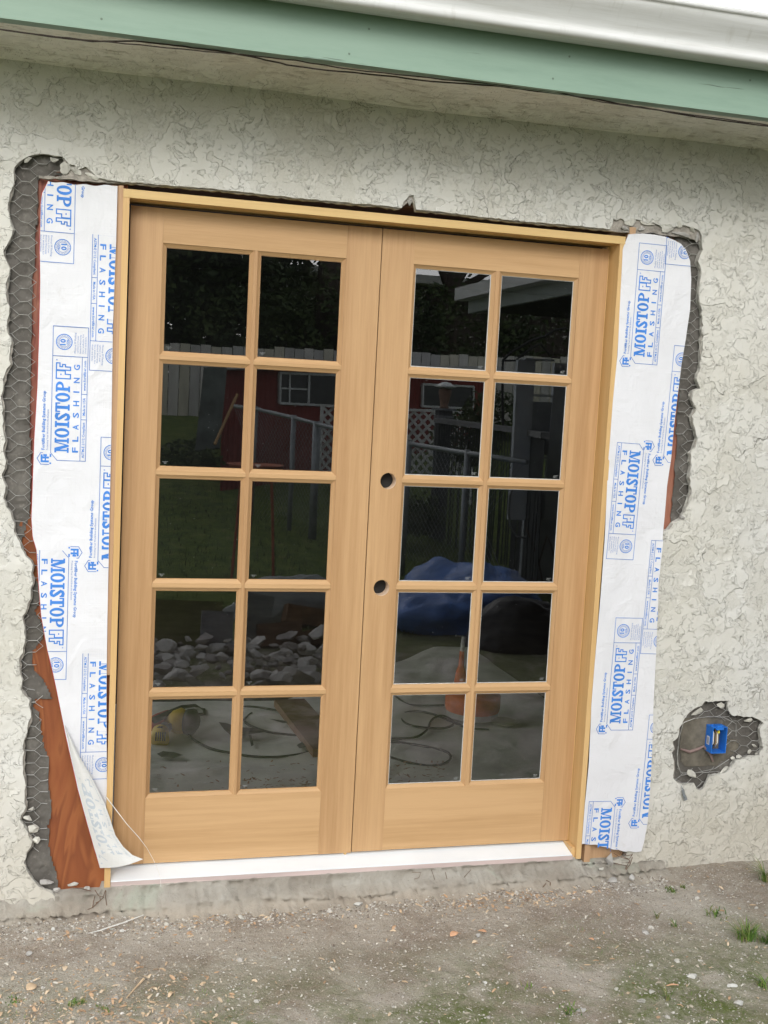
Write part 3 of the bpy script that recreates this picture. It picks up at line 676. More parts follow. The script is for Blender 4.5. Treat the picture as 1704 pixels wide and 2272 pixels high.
# the big slab serif word, drawn stroke by stroke
hb, ht = -222, -45; H = ht-hb
def slab(kind, x, wd):
    X = lambda f: x+wd*f
    Y_ = lambda f: hb+H*f
    R = lambda a, b, c, d: A.rect(X(a), Y_(b), X(c), Y_(d))
    sf = .13
    if kind == 'M':
        R(0, 0, .34, sf); R(.64, 0, 1, sf); R(0, 1-sf, .22, 1); R(.78, 1-sf, 1, 1); R(.10, sf, .21, 1-sf); R(.74, sf, .90, 1)
        A.poly([(X(.08), Y_(1)), (X(.32), Y_(1)), (X(.53), Y_(.25)), (X(.47), Y_(0)), (X(.42), Y_(0))]); A.poly([(X(.76), Y_(1)), (X(.68), Y_(1)), (X(.46), Y_(0)), (X(.53), Y_(0))])
    if kind == 'I': R(0, 0, 1, sf); R(0, 1-sf, 1, 1); R(.26, sf, .74, 1-sf)
    if kind == 'T': R(.18, 0, .82, sf); R(0, 1-sf, 1, 1); R(.34, sf, .66, 1-sf); R(0, .66, .13, 1-sf); R(.87, .66, 1, 1-sf)
    if kind == 'O': A.ring(X(.5), Y_(.5), wd*.5, H*.52, wd*.31, H*.14)
    if kind == 'P':
        R(0, 0, .56, sf); R(0, 1-sf, .5, 1); R(.13, sf, .42, 1-sf); A.ring(X(.5), Y_(.72), wd*.5, H*.28, wd*.28, H*.12, a0=-math.pi/2, a1=math.pi/2, n=14); R(.4, 1-.12, .52, 1); R(.4, .44, .52, .56)
    if kind == 'S': A.text('S', X(0), X(1), Y_(.01), H*.98, 0, .035); R(.78, .66, .98, .98); R(.02, .02, .2, .34)
for k_, x_, w_ in (('M', 102, 188), ('O', 296, 122), ('I', 426, 80), ('S', 514, 100), ('T', 622, 122), ('O', 752, 118), ('P', 880, 132)): slab(k_, x_, w_)
def outl(pts): A.stroke([(x, hb+H*y) for x, y in pts], 15, 0, True)
outl([(1050, 0), (1106, 0), (1106, .36), (1150, .36), (1150, .98), (1050, .98)]); A.rect(1092, hb+H*.62, 1112, hb+H*.70)
outl([(1158, 0), (1200, 0), (1200, .36), (1228, .36), (1228, .56), (1200, .56), (1200, .74), (1246, .74), (1246, .98), (1158, .98)])
A.ring(1285, -52, 9, 9, 5)
for ch, cx in (('F', 142), ('L', 283), ('A', 435), ('S', 590), ('H', 740), ('I', 887), ('N', 1035), ('G', 1200)):
    hw = 9 if ch == 'I' else 34; A.text(ch, cx-hw, cx+hw, -336, 72, 0, .025)
A.text('ASTM-E 2112 Compliant', 40, 500, -414, 32, 0, .018, 1); A.text('Made in USA', 590, 815, -414, 32, 0, .018, 1); A.text('www.fortifiber.com', 905, 1290, -414, 32, 0, .018, 1)
A.ring(1515, -137, 102, 102, 10); A.ring(1515, -137, 66, 66, 5, m=1); A.text('10', 1472, 1552, -152, 62, 0, .035, 2); A.text('YEAR', 1480, 1550, -192, 26, 0, .02, 1)
for k in range(26):
    a = 2*math.pi*k/26; A.stroke([(1515+75*math.cos(a), -137+75*math.sin(a)), (1515+84*math.cos(a+.05), -137+84*math.sin(a+.05))], 6, 1)
for k, t in enumerate(('Moistop PF Flashing', 'carries a 10 year', 'limited Warranty', 'See website for', 'details and limits')):
    A.text(t, 1380, 1640-(k*37) % 50, -282-k*32, 20, 1, 0, 1)
A.text('Fortifiber Building Systems Group', 130, 885, 76, 38, 0, .025, 1); A.text('Protecting Your World from the Elements', 130, 650, 34, 20, 1, .01, 1)
# maker's little house mark
A.stroke([(-55, 20), (-55, 120), (20, 165), (95, 120), (95, 100)], 9, 1); A.rect(-30, 20, -5, 120); A.rect(-30, 98, 70, 122); A.rect(20, 20, 45, 122); A.rect(50, 45, 75, 90); A.rect(-30, 55, 70, 72); A.rect(-50, -8, -30, 12); A.rect(40, -8, 80, 12)
UNIT = .000228
def lay(name, org, ang, surf, mats, parent, clips=(), unit=UNIT, sx=1.0, edges=None, keep=None):
    """lay the artwork on a strip: org = (x, z) of the box corner, ang = reading direction, surf(x, z) gives the depth"""
    ca, sa = math.cos(ang), math.sin(ang)
    me = bpy.data.meshes.new(name); vs = []
    for u, v in A.v: u *= unit; v *= unit*sx; vs.append((org[0]+u*ca-v*sa, 0, org[1]+u*sa+v*ca))
    me.from_pydata(vs, [], A.f)
    for mt in mats: me.materials.append(mt)
    for i, p in enumerate(me.polygons): p.material_index = A.m[i]
    bm = bmesh.new(); bm.from_mesh(me)
    for (px, pz), (nx_, nz_) in clips:       # keep the side the normal points away from
        bmesh.ops.bisect_plane(bm, geom=bm.verts[:]+bm.edges[:]+bm.faces[:], plane_co=(px, 0, pz), plane_no=(nx_, 0, nz_), clear_outer=True)
    # cut the long rules so that they can follow the sheet, and trim the art to the sheet's two edges band by band
    zs_all = [v.co.z for v in bm.verts]; zlo = min(zs_all); nb = int((max(zs_all)-zlo)/.03)+1
    for z in [zlo+(k+1)*.03 for k in range(nb)]:
        bmesh.ops.bisect_plane(bm, geom=bm.verts[:]+bm.edges[:]+bm.faces[:], plane_co=(0, 0, z), plane_no=(0, 0, 1))
    for k in range(nb):
        za, zb_ = zlo+k*.03, zlo+(k+1)*.03
        for path, sg in ((edges[0], -1), (edges[1], 1)):
            fs = [f for f in bm.faces if za < f.calc_center_median().z < zb_]
            if not fs: continue
            p_, q_ = Vector((lerp_path(path, za), 0, za)), Vector((lerp_path(path, zb_), 0, zb_)); d = (q_-p_).normalized(); nn = Vector((d.z, 0, -d.x))*sg
            es = {e for f in fs for e in f.edges}; vs_ = {v for f in fs for v in f.verts}
            bmesh.ops.bisect_plane(bm, geom=fs+list(es)+list(vs_), plane_co=p_-nn*.0006, plane_no=nn, clear_outer=True)
    if keep:
        bmesh.ops.delete(bm, geom=[f for f in bm.faces if not keep(f.calc_center_median())], context='FACES')
    for v in bm.verts: v.co.y = surf(v.co.x, v.co.z)-.0007
    if not bm.faces: bm.free(); return
    bm.to_mesh(me); bm.free()
    o = bpy.data.objects.new(name, me); COL.objects.link(o); o.parent = parent; return o
def lerp_path(P, t):
    for i in range(len(P)-1):
        if P[i+1][0] >= t or i == len(P)-2:
            f = (t-P[i][0])/(P[i+1][0]-P[i][0]); f = min(1, max(0, f)); return P[i][1]*(1-f)+P[i+1][1]*f
def strip(name, left, right, Y, surf, label, top=None, bot=None):
    """left/right edges as pixel paths, resampled by height"""
    Lp = sorted([(AZ(x, y, Y), AX(x, y, Y)) for x, y in left]); Rp = sorted([(AZ(x, y, Y), AX(x, y, Y)) for x, y in right])
    z1 = max(Lp[-1][0], Rp[-1][0]); z0 = min(Lp[0][0], Rp[0][0]); n = 240; m_ = 24; b = MB()
    for i in range(n+1):
        t = i/n
        zl_, zr_ = Lp[0][0]+(Lp[-1][0]-Lp[0][0])*t, Rp[0][0]+(Rp[-1][0]-Rp[0][0])*t
        xl, xr = lerp_path(Lp, zl_), lerp_path(Rp, zr_)
        for j in range(m_+1):
            f = j/m_; x = xl+(xr-xl)*f; z = zl_+(zr_-zl_)*f
            if i == n and top: z += top(f)
            if i == 0 and bot: z += bot(f)
            b.v.append((x, surf(x, z), z))
    for i in range(n):
        for j in range(m_): a = i*(m_+1)+j; b.f.append((a, a+1, a+m_+2, a+m_+1)); b.m.append(0)
    o = b.build(name, MT['wrap'], None, True); tag(o, label, 'flashing'); return o, Lp, Rp
def cre(x, z): return .0018*noise.noise((x*9, z*5, 2))+.0012*noise.noise((x*25, z*9, 5))
# left strip -----------------------------------------------------
def surfL(x, z):
    e = max(0, min(1, (-.30-x)/.12))
    low = max(0, min(1, (.35-z)/.6))
    return -.0745+cre(x, z)-.004*e-.010*low*max(0, min(1, (-.16-x)/.1))
LL = [(104, 391), (91, 417), (88, 440), (86, 539), (87, 605), (85, 704), (81, 836), (74, 952), (70, 1071), (68, 1122), (71, 1162), (79, 1188), (83, 1254), (89, 1330), (102, 1403), (122, 1489), (142, 1588), (168, 1704), (190, 1785), (204, 1835), (216, 1874)]
LR = [(254, 400), (251, 520), (244, 704), (240, 968), (232, 1337), (230, 1500), (231, 1704), (233, 1800), (236, 1868)]
sL, LpL, RpL = strip('flashing_strip', LL, LR, -.078, surfL, 'white printed flashing strip left of the door, its lower corner peeling away', top=lambda f: -.004*math.sin(f*math.pi)-.002*math.sin(f*21))
# thin red edge of the backing film
B = MB(); B.tube([(x-.0006, surfL(x, z)+.0006, z) for z, x in LpL], .0011, 4); B.build('red_edge', mixed('red_film', (.42, .05, .05), .5, .1, 20), sL)
up, dn = math.pi/2, -math.pi/2
def org_up(px, py, Y=-.076): p = at(px, py, Y); return (p.x, p.z)
inks = [MT['ink'], MT['inkthin']]
xr_clip = ((AX(251, 600, -.076)+.03, 0), (1, 0))
inL = lambda c: c.z < AZ(170, 398, -.076)
lay('printed_block', org_up(109, 994), up, surfL, inks, sL, edges=(LpL, RpL), keep=inL)                   # A1 box corner (bottom, left line)
lay('printed_block', org_up(166, 270), dn, surfL, inks, sL, [((0, AZ(130, 395, -.076)), (0, 1))], edges=(LpL, RpL), keep=inL)
lay('printed_block', org_up(149, 1190), dn, surfL, inks, sL, edges=(LpL, RpL), keep=inL)
lay('printed_block', org_up(276, 513), dn, surfL, inks, sL, edges=(LpL, RpL), keep=inL)
lay('printed_block', org_up(211, 1226), up, surfL, inks, sL, edges=(LpL, RpL), keep=inL)
lay('printed_block', org_up(252, 1412), dn, surfL, inks, sL, edges=(LpL, RpL), keep=inL)
# peeled corner: the grey back of the strip folded towards the viewer
def flap():
    e0 = [(139, 1563), (162, 1669), (183, 1755), (200, 1818), (216, 1875)]
    e1 = [(139, 1563), (172, 1635), (197, 1678), (226, 1735), (237, 1766), (249, 1804), (266, 1829), (286, 1847), (309, 1856)]
    b = MB(); n = 40; m_ = 12
    def pth(P, t):
        t *= len(P)-1; i = min(int(t), len(P)-2); f = t-i; return (P[i][0]*(1-f)+P[i+1][0]*f, P[i][1]*(1-f)+P[i+1][1]*f)
    pos = {}
    for i in range(n+1):
        t = i/n; a = pth(e0, t); c = pth(e1, t)
        for j in range(m_+1):
            f = j/m_; x = a[0]*(1-f)+c[0]*f; y = a[1]*(1-f)+c[1]*f
            if t > .85: y += (t-.85)/.15*6*math.sin(f*math.pi)     # bottom edge bows down
            Y = -.088-.004*t-.030*t*math.sin(min(1, f*1.15)*math.pi*.62)-.006*math.sin(f*math.pi)
            p = at(x, y, Y); b.v.append(tuple(p)); pos[i, j] = p
    for i in range(n):
        for j in range(m_): a = i*(m_+1)+j; b.f.append((a, a+1, a+m_+2, a+m_+1)); b.m.append(0)
    o = b.build('folded_corner', MT['wrapback'], sL, True); o['label'] = 'grey back of the peeled lower corner with ghost print'
    # ghost of the print showing through, mirrored
    def surf_pt(u, v):
        u = min(.999, max(0, u))*n; v = min(.999, max(0, v))*m_; i, j = int(u), int(v); fu, fv = u-i, v-j
        return pos[i, j]*(1-fu)*(1-fv)+pos[i+1, j]*fu*(1-fv)+pos[i, j+1]*(1-fu)*fv+pos[i+1, j+1]*fu*fv
    g = MB()
    for (u_, v_), in [((0, 0),)]: pass
    sel = [(f, m2) for f, m2 in zip(A.f, A.m)]
    vs = []
    for u, v in A.v:
        tu = .93-(u/1000)*.62; tv = .30+(v+130)/-520*-.55*1.0
        tv = .34-(v+130)/520*1.05
        p = surf_pt(tu, tv); vs.append((tu, tv, (p.x, p.y-.0008, p.z)))
    fs = [f for f, m2 in sel if all(0.25 < vs[i][0] < .97 and .02 < vs[i][1] < .96 for i in f)]
    g.add([v[2] for v in vs], fs); g.build('ghost_print', MT['inkghost'], o)
flap()
# right strip -----------------------------------------------------
def surfR(x, z):
    e = max(0, min(1, (x-1.60)/.12)); w_ = .0015*math.sin(z*9)
    return -.0855+cre(x+3, z)-.003*e+w_*e-.003*max(0, min(1, (1.2-z)))
z6 = lambda P: [(1244.3+a/3.028, 438.1+b/3.028) for a, b in P]
z7 = lambda P: [(1244.3+a/2.840, 1119.7+b/2.840) for a, b in P]
RL = z6([(345, 205), (325, 300), (290, 1000), (260, 1300), (230, 1700), (205, 2200)])+z7([(165, 500), (130, 900), (110, 1150), (95, 1500), (70, 1750), (35, 1998)])
RL = [(x-(6 if 520 < y < 1780 else 0), y) for x, y in RL]
RR = z6([(600, 225), (680, 262), (720, 310), (745, 380), (752, 500), (745, 700), (720, 880), (690, 1050), (665, 1250), (640, 1450), (620, 1680), (595, 1850), (580, 2050), (570, 2212)])+z7([(530, 130), (505, 400), (490, 800), (475, 1100), (465, 1400), (455, 1600), (435, 1870), (415, 1980), (395, 2048)])
sR, LpR, RpR = strip('flashing_strip', RL, RR, -.087, surfR, 'white printed flashing strip right of the door, lying flat over the stucco', top=lambda f: .006*math.sin(f*math.pi), bot=lambda f: .004*math.sin(f*7)+.0015*math.sin(f*33))
topR = [(LpR[-1][1], LpR[-1][0]), (RpR[-1][1], RpR[-1][0])]
inR = lambda c: c.z < lerp_path(topR, c.x) and c.z > lerp_path([(LpR[0][1], LpR[0][0]), (RpR[0][1], RpR[0][0])], c.x)+.001
def orgR(px, py): p = at(px, py, -.087); return (p.x, p.z)
tl = math.radians(-1.5)
lay('printed_block', orgR(1361, 784), up+tl*.3, surfR, inks, sR, edges=(LpR, RpR), keep=inR)
lay('printed_block', orgR(1392, 960), dn+tl, surfR, inks, sR, edges=(LpR, RpR), keep=inR)
lay('printed_block', orgR(1309, 1577), up+tl*.6, surfR, inks, sR, edges=(LpR, RpR), keep=inR)
lay('printed_block', orgR(1329, 1730), dn+tl, surfR, inks, sR, edges=(LpR, RpR), keep=inR)
lay('printed_block', orgR(1516, 315), dn+tl*.2, surfR, inks, sR, edges=(LpR, RpR), keep=inR)
lay('printed_block', orgR(1432, 998), up+tl, surfR, inks, sR, edges=(LpR, RpR), keep=inR)
lay('printed_block', orgR(1464, 1170), dn+tl, surfR, inks, sR, edges=(LpR, RpR), keep=inR)
lay('printed_block', orgR(1378, 1780), up+tl, surfR, inks, sR, edges=(LpR, RpR), keep=inR)

# ================================================================ junction box in the hole
jb = empty('junction_box', 'blue plastic electrical box in the hole in the right hand stucco', 'electrical box')
YBX, YBK = -.098, -.045
c0, c1, c2, c3 = at(1540.6, 1573, YBX), at(1572.7, 1570, YBX), at(1566.7, 1627, YBX), at(1535.4, 1628, YBX)
bx0, bx1, bz1, bz0 = (c0.x+c3.x)/2, (c1.x+c2.x)/2, (c0.z+c1.z)/2, (c2.z+c3.z)/2
blue = mixed('blue_plastic', (.02, .17, .62), .4, .08, 20, spec=.5); t = .0026
B = MB(); B.box(bx0, bx0+t, YBX, YBK, bz0, bz1); B.box(bx1-t, bx1, YBX, YBK, bz0, bz1); B.box(bx0+t, bx1-t, YBX, YBK, bz1-t, bz1); B.box(bx0+t, bx1-t, YBX, YBK, bz0, bz0+t); B.box(bx0+t, bx1-t, YBK-.003, YBK, bz0+t, bz1-t)
B.box(bx0+.014, bx1-.014, YBX, YBX+.012, bz1-t-.007, bz1-t-.0002); B.box(bx0+.016, bx1-.016, YBX+.003, YBX+.014, bz1+.0002, bz1+.006); B.box(bx0+.004, bx0+.012, YBX+.018, YBX+.026, bz1+.0002, bz1+.004); B.build('box_body', blue, jb)
B = MB(); B.box(bx0-.0006, bx0, YBX+.016, YBX+.034, bz0+.026, bz0+.056); B.mi = 1; B.box(bx0-.0009, bx0-.0006, YBX+.019, YBX+.031, bz0+.030, bz0+.052)
B.build('rating_label', [mixed('label_white', (.62, .62, .66), .6), mixed('label_grey', (.32, .34, .42), .6)], jb)
for k, (dx, cc, r) in enumerate(((.008, (.7, .68, .6), .0022), (.014, (.7, .68, .6), .0022), (.019, (.03, .03, .03), .0026), (.0245, (.45, .3, .16), .0016), (.030, (.72, .70, .62), .0022))):
    B = MB(); B.tube([(bx0+dx+.002, YBX+.035, bz1-.012), (bx0+dx+.001, YBX+.018, bz1-.024), (bx0+dx-.001, YBX+.012, bz0+.035), (bx0+dx-.003, YBX+.022, bz0+.018)], r, 8); B.build('wire', mixed('wire_%d' % k, cc, .5), jb, True)
B = MB(); B.lathe((bx0+.032, YBX+.014, bz1-.024), [(.0015, .014), (.0035, .012), (.0045, .002), (.0052, .0), (.003, -.001)], 12); B.build('wire_nut', mixed('yellow_nut', (.75, .62, .03), .4), jb, True)
B = MB(); B.box(bx0+.004, bx1+.004, -.046, -.040, bz0-.05, bz0+.02); B.build('backing_wood', MT['brownwood'], jb)
# cut paper behind the box
paper('building_paper', [(1435, 1500), (1675, 1505), (1675, 1730), (1435, 1740)], -.050, MT['paper'], .004)
pk = mixed('dusty_grey_paper', (.135, .122, .098), .9, .35, 14, .004, 50); P_ = paper('building_paper', [(1468, 1556), (1500, 1552), (1545, 1550), (1562, 1562), (1560, 1600), (1590, 1600), (1590, 1622), (1570, 1640), (1540, 1658), (1500, 1660), (1470, 1655), (1464, 1610)], -.0545, pk, .004, .008)
B = MB(); B.tube([at(1470, 1618, -.061), at(1490, 1624, -.062), at(1508, 1618, -.063), at(1520, 1612, -.063), at(1535, 1630, -.062), at(1540, 1645, -.062)], [.003, .006, .006, .004, .006, .003], 5); B.build('torn_paper_edge', mixed('pink_paper', (.24, .17, .155), .8), house)
# clip hanging under the hole
B = MB(); B.tube([at(1472, 1697, -.083), at(1474, 1702, -.086), at(1476, 1709, -.088)], .0012, 6); B.bar(at(1475, 1706, -.090), at(1480, 1729, -.090), .009, .003, (0, 1, 0)); B.bar(at(1480, 1719, -.094), at(1483, 1728, -.094), .007, .003, (0, 1, 0))
tag(B.build('cable_clip', mixed('zinc', (.33, .36, .38), .4, .1, metal=.5)), 'small grey metal clip hanging from a wire under the hole in the stucco', 'clip')

# ================================================================ lumps of broken stucco
def lump(c, sx, sy_, sz, seed, mat, rot=0, sub=3):
    rr = random.Random(seed); bm = bmesh.new(); bmesh.ops.create_icosphere(bm, subdivisions=sub, radius=1)
    ax = [Vector((rr.uniform(-1, 1), rr.uniform(-1, 1), rr.uniform(-1, 1))).normalized() for _ in range(11)]; cut = [rr.uniform(.35, .75) for _ in ax]
    ca, sa = math.cos(rot), math.sin(rot)
    for v in bm.verts:
        for a, k in zip(ax, cut):
            d = v.co.dot(a)
            if d > k: v.co -= a*(d-k)
        v.co *= 1+.12*noise.noise(v.co*2.2+Vector((seed, 0, 0)))
        x, y, z = v.co.x*sx, v.co.y*sy_, v.co.z*sz; v.co = Vector((c[0]+x*ca-z*sa, c[1]+y, c[2]+x*sa+z*ca))
    me = bpy.data.meshes.new('rubble'); bm.to_mesh(me); bm.free(); me.materials.append(mat); return me
def chunk(name, px, py, Y, w_, h_, label, mat='chunk', rot=0, seed=None, group='broken lumps of stucco', depth=.010, flat=True):
    p = at(px, py, Y); me = lump(p, w_*.00072, depth, h_*.00072, seed or int(px*7+py), MT[mat], rot)
    o = bpy.data.objects.new(name, me); COL.objects.link(o); return tag(o, label, 'rubble', group)
Z5 = lambda a, b: (a/3.496, 1411.7+b/3.496)
chunk('stucco_chunk', *Z5(243, 1322), -.075, 32, 26, 'largest pale stucco lump caught in the lower left gap')
chunk('stucco_chunk', *Z5(212, 1246), -.075, 22, 14, 'small lump just above the largest one in the left gap', rot=-.5)
chunk('stucco_chunk', *Z5(240, 1172), -.072, 20, 8, 'thin pale sliver lodged highest in the lower left gap')
chunk('stucco_chunk', *Z5(272, 1412), -.072, 20, 15, 'small pale lump just below the largest one in the left gap', rot=.5)
chunk('stucco_chunk', *Z5(345, 1728), -.078, 42, 20, 'flat slab of stucco lying at the bottom of the left gap', 'chunk2', rot=-.12, depth=.014)
chunk('stucco_chunk', *Z5(553, 1742), -.062, 24, 11, 'pale chip lying on the footing against the plywood', rot=.2)
chunk('stucco_chunk', *Z5(435, 1780), -.082, 18, 12, 'grey chip on the footing beside the flat slab', 'chunk2')
chunk('stucco_chunk', *Z5(655, 1775), -.085, 22, 9, 'low grey chip on the footing left of the door jamb', 'chunk2')
for k, (x, y, w_, h_, r, l) in enumerate(((142, 362, 26, 30, .2, 'lump of loose stucco hanging at the top left corner'), (168, 372, 34, 24, -.4, 'cracked lump right of the top left corner'), (200, 380, 40, 16, -.1, 'long loose sliver over the left flashing'), (60, 344, 22, 12, .5, 'small lump on the top edge of the left gap'), (118, 345, 20, 14, -.2, 'brownish lump under the top edge of the left gap'))):
    chunk('stucco_chunk', x, y, -.074, w_, h_, l, rot=r, depth=.006)
for k, (x, y, w_, h_, r, l, mm) in enumerate(((1362, 480, 34, 20, .3, 'first loose plate along the top of the right gap', 'chunk'), (1400, 483, 46, 12, -.2, 'long thin plate over the right flashing', 'chunk'), (1440, 492, 50, 24, .1, 'broad pale plate over the right flashing', 'chunk'), (1468, 484, 22, 18, 0, 'squarish plate near the right corner', 'chunk'), (1496, 496, 24, 14, -.6, 'plate at the right corner of the gap', 'chunk'),
      (1350, 493, 30, 12, -.2, 'grey lump of base mortar at the left end of the band', 'chunk2'), (1385, 495, 26, 14, .3, 'grey lump of base mortar over the flashing top', 'chunk2'), (1470, 505, 50, 12, -.15, 'grey lump of base mortar at the corner', 'chunk2'), (1507, 512, 16, 30, .2, 'grey lump hanging down the right corner', 'chunk2'))):
    chunk('stucco_chunk', x, y, -.076, w_, h_, l, mm, r, depth=.006)
chunk('stucco_chunk', 1474, 1118, -.078, 14, 18, 'rounded lump at the foot of the upper right gap', 'chunk2')
chunk('stucco_chunk', 885, 436, -.074, 18, 16, 'lump of mortar stuck in the notch above the door', 'chunk2', depth=.008)
ZE = lambda a, b: (1411.7+a/6.709, 1460.4+b/6.709)
for a, b_, w_, h_, r, l in ((620, 530, 36, 20, .45, 'large pale chip above left of the blue box'), (985, 420, 28, 18, -.15, 'pale chip at the top of the hole over the blue box'), (1370, 640, 26, 15, .1, 'pale chip at the upper right of the hole'), (545, 1430, 32, 22, -.75, 'leaf shaped chip at the bottom left of the hole'),
      (1020, 1360, 28, 14, .5, 'pale chip below right of the blue box'), (1460, 1010, 26, 9, -.4, 'thin chip at the right of the hole'), (1390, 1090, 16, 15, 0, 'round lump at the right of the hole'), (1480, 1125, 12, 9, 0, 'small lump at the far right of the hole'), (1240, 1165, 20, 11, .2, 'lump on the lower right edge of the hole'), (1140, 1190, 18, 9, .3, 'small lump on the lower edge of the hole')):
    chunk('stucco_chunk', *ZE(a, b_), -.068, w_, h_, l, 'chunk', r, depth=.005)
# right foot of the door
ZF = lambda a, b: ((1150+a/5.53)/1.0271, (1750+b/5.53)/1.0271)
chunk('stucco_chunk', *ZF(1125, 860), -.096, 22, 36, 'rounded upright stone under the right flashing', 'chunk2', rot=-.15, depth=.02)
chunk('stucco_chunk', *ZF(1010, 985), -.12, 22, 14, 'pale chip left of the rounded upright stone', rot=.3)
chunk('stucco_chunk', *ZF(1380, 1090), -.15, 18, 18, 'round stone on the dirt at the end of the rusty wire', 'chunk2', depth=.013)
chunk('stucco_chunk', *ZF(1160, 1140), -.15, 26, 22, 'grey stone on the dirt below the rusty wire', 'chunk2', depth=.013)
# rusty ends of lath
def rusty(label, paths, Y=-.09, r=.0013):
    B = MB()
    for P in paths: B.tube([at(x, y, Y+dy) for x, y, dy in P], r, 5)
    return tag(B.build('rusty_wire', MT['rust']), label, 'wire')
zz = lambda P, Y0=0: [(*ZF(a, b), Y0-.02*k/len(P)) for k, (a, b) in enumerate(P)]
rusty('rusty torn wire mesh sticking out under the right flashing', [zz([(1230, 750), (1280, 830), (1360, 865), (1400, 800)]), zz([(1170, 790), (1230, 830), (1360, 870), (1370, 930)]), zz([(1150, 905), (1230, 925), (1330, 945), (1370, 880)]), zz([(1330, 945), (1300, 1020), (1175, 1095)]), zz([(1400, 840), (1370, 930), (1300, 1020), (1220, 1110), (1190, 1190)]), zz([(1250, 760), (1330, 820), (1400, 810)])])
rusty('rusty nail and bent wire loop on the dirt before the sill', [zz([(310, 1130), (350, 1125), (395, 1150)], -.03), zz([(395, 1150), (385, 1210), (340, 1270), (290, 1305), (250, 1290), (290, 1220), (340, 1160)], -.05)], r=.0016)
ZG = lambda a, b: ((180+a/5.53)/1.0271, (1850+b/5.53)/1.0271)
zg = lambda P, Y0=0: [(*ZG(a, b), Y0-.012*k/len(P)) for k, (a, b) in enumerate(P)]
rusty('rusty wire mesh ends poking out of the footing left of the jamb', [zg([(-130, 660), (0, 670), (120, 700)]), zg([(170, 690), (215, 760), (270, 775), (300, 690)]), zg([(305, 700), (300, 780), (318, 905)]), zg([(280, 775), (220, 830), (140, 905), (60, 940), (-200, 985)]), zg([(170, 760), (150, 840), (140, 905), (200, 960), (290, 1000)]), zg([(230, 770), (235, 820), (180, 850)])], Y=-.098)
zh = lambda P, Y0=0: [((852+a/1.947)/1.0271, (1750+b/1.947)/1.0271, Y0) for a, b in P]
for k_, P_ in enumerate(([(120, 360), (160, 362), (150, 385), (130, 390)], [(205, 350), (215, 380), (218, 392)], [(265, 360), (272, 392)], [(375, 350), (350, 378), (340, 390)])):
    rusty(['leftmost', 'second from the left', 'third from the left', 'rightmost'][k_]+' of the thin rusty wire stubs on the footing under the sill', [zh(P_)], Y=-.104, r=.0009)

# white string from the flap and along the ground
wh = mixed('white_thread', (.75, .75, .72), .6)
B = MB(); sp = [Z5(800, 1080), Z5(860, 1160), Z5(960, 1290), Z5(1050, 1390), Z5(1110, 1470), Z5(1160, 1560), Z5(1195, 1640), Z5(1212, 1700), Z5(1215, 1760)]
B.tube([at(x, y, -.10-.01*math.sin(i)) for i, (x, y) in enumerate(sp)], [.0013, .0013, .0012, .0012, .0006, .0006, .0006, .0006, .0006], 5); tag(B.build('thread', wh), 'loose white thread hanging over the lower left of the door', 'thread')
B = MB(); ZK = lambda a, b: (a/3.318/1.0271, (1950+b/3.318)/1.0271)
B.tube([onz(*ZK(a, b), -.335+.012) for a, b in ((650, 400), (740, 378), (820, 350), (900, 325), (980, 295), (1055, 265))], [.0009, .002, .002, .002, .0018, .0012], 5); tag(B.build('thread', wh), 'white strand lying on the dirt below the left end of the sill', 'thread')

# ================================================================ litter on the ground
def scatter(name, n, mats, area, size, kind='pebble', seed=1, dens=None, label=None, cat=None):
    rr = random.Random(seed); b = MB(); c = 0; tries = 0
    while c < n and tries < n*12:
        tries += 1
        x = rr.uniform(area[0], area[1]); y = -area[2]-(area[3]-area[2])*rr.random()
        if dens and rr.random() > dens(x, y): continue
        z = gz(x, y)+gnoise(x, y); s = size[0]+(size[1]-size[0])*rr.random()**3; b.mi = rr.randrange(len(mats)); a = rr.uniform(0, 6.28)
        if kind == 'pebble':
            k = 5; vs = []
            for lv, (r_, hz) in enumerate(((1, -.1), (.85, .45))):
                for i in range(k):
                    q = a+6.28*i/k; rad = s*r_*rr.uniform(.7, 1.1); vs.append((x+rad*math.cos(q), y+rad*math.sin(q)*.8, z+s*hz*rr.uniform(.8, 1.2)))
            vs.append((x, y, z+s*.7)); fs = [(i, (i+1) % k, k+(i+1) % k, k+i) for i in range(k)]+[(k+i, k+(i+1) % k, 2*k) for i in range(k)]; b.add(vs, fs)
        elif kind == 'chip':
            L = s; wd = s*rr.uniform(.2, .5); th = s*.12; d = Vector((math.cos(a), math.sin(a), rr.uniform(-.3, .3))); p = Vector((-math.sin(a), math.cos(a), rr.uniform(-.4, .4))); o = Vector((x, y, z+th+.001)); bend = Vector((0, 0, rr.uniform(0, .35)*L))
            b.add([o-d*L-p*wd, o-p*wd*1.1+bend, o+d*L-p*wd*.5, o+d*L*.9+p*wd*.6, o+p*wd+bend, o-d*L+p*wd*.7], [(0, 1, 4, 5), (1, 2, 3, 4)])
        elif kind == 'blade':
            h = s; d = Vector((math.cos(a), math.sin(a), 0)); wv = Vector((-math.sin(a), math.cos(a), 0))*s*.06; lean = rr.uniform(.2, .9)
            pts = [Vector((x, y, z))+d*h*lean*f*f+Vector((0, 0, h*f*(1-.3*f*lean))) for f in (0, .5, 1)]
            b.add([pts[0]-wv, pts[0]+wv, pts[1]+wv*.8, pts[1]-wv*.8, pts[2]], [(0, 1, 2, 3), (3, 2, 4)])
        c += 1
    return b.build(name, mats)
A_ = (-1.0, 2.9, .10, 1.25); AF_ = (-.7, 1.75, .11, .24)
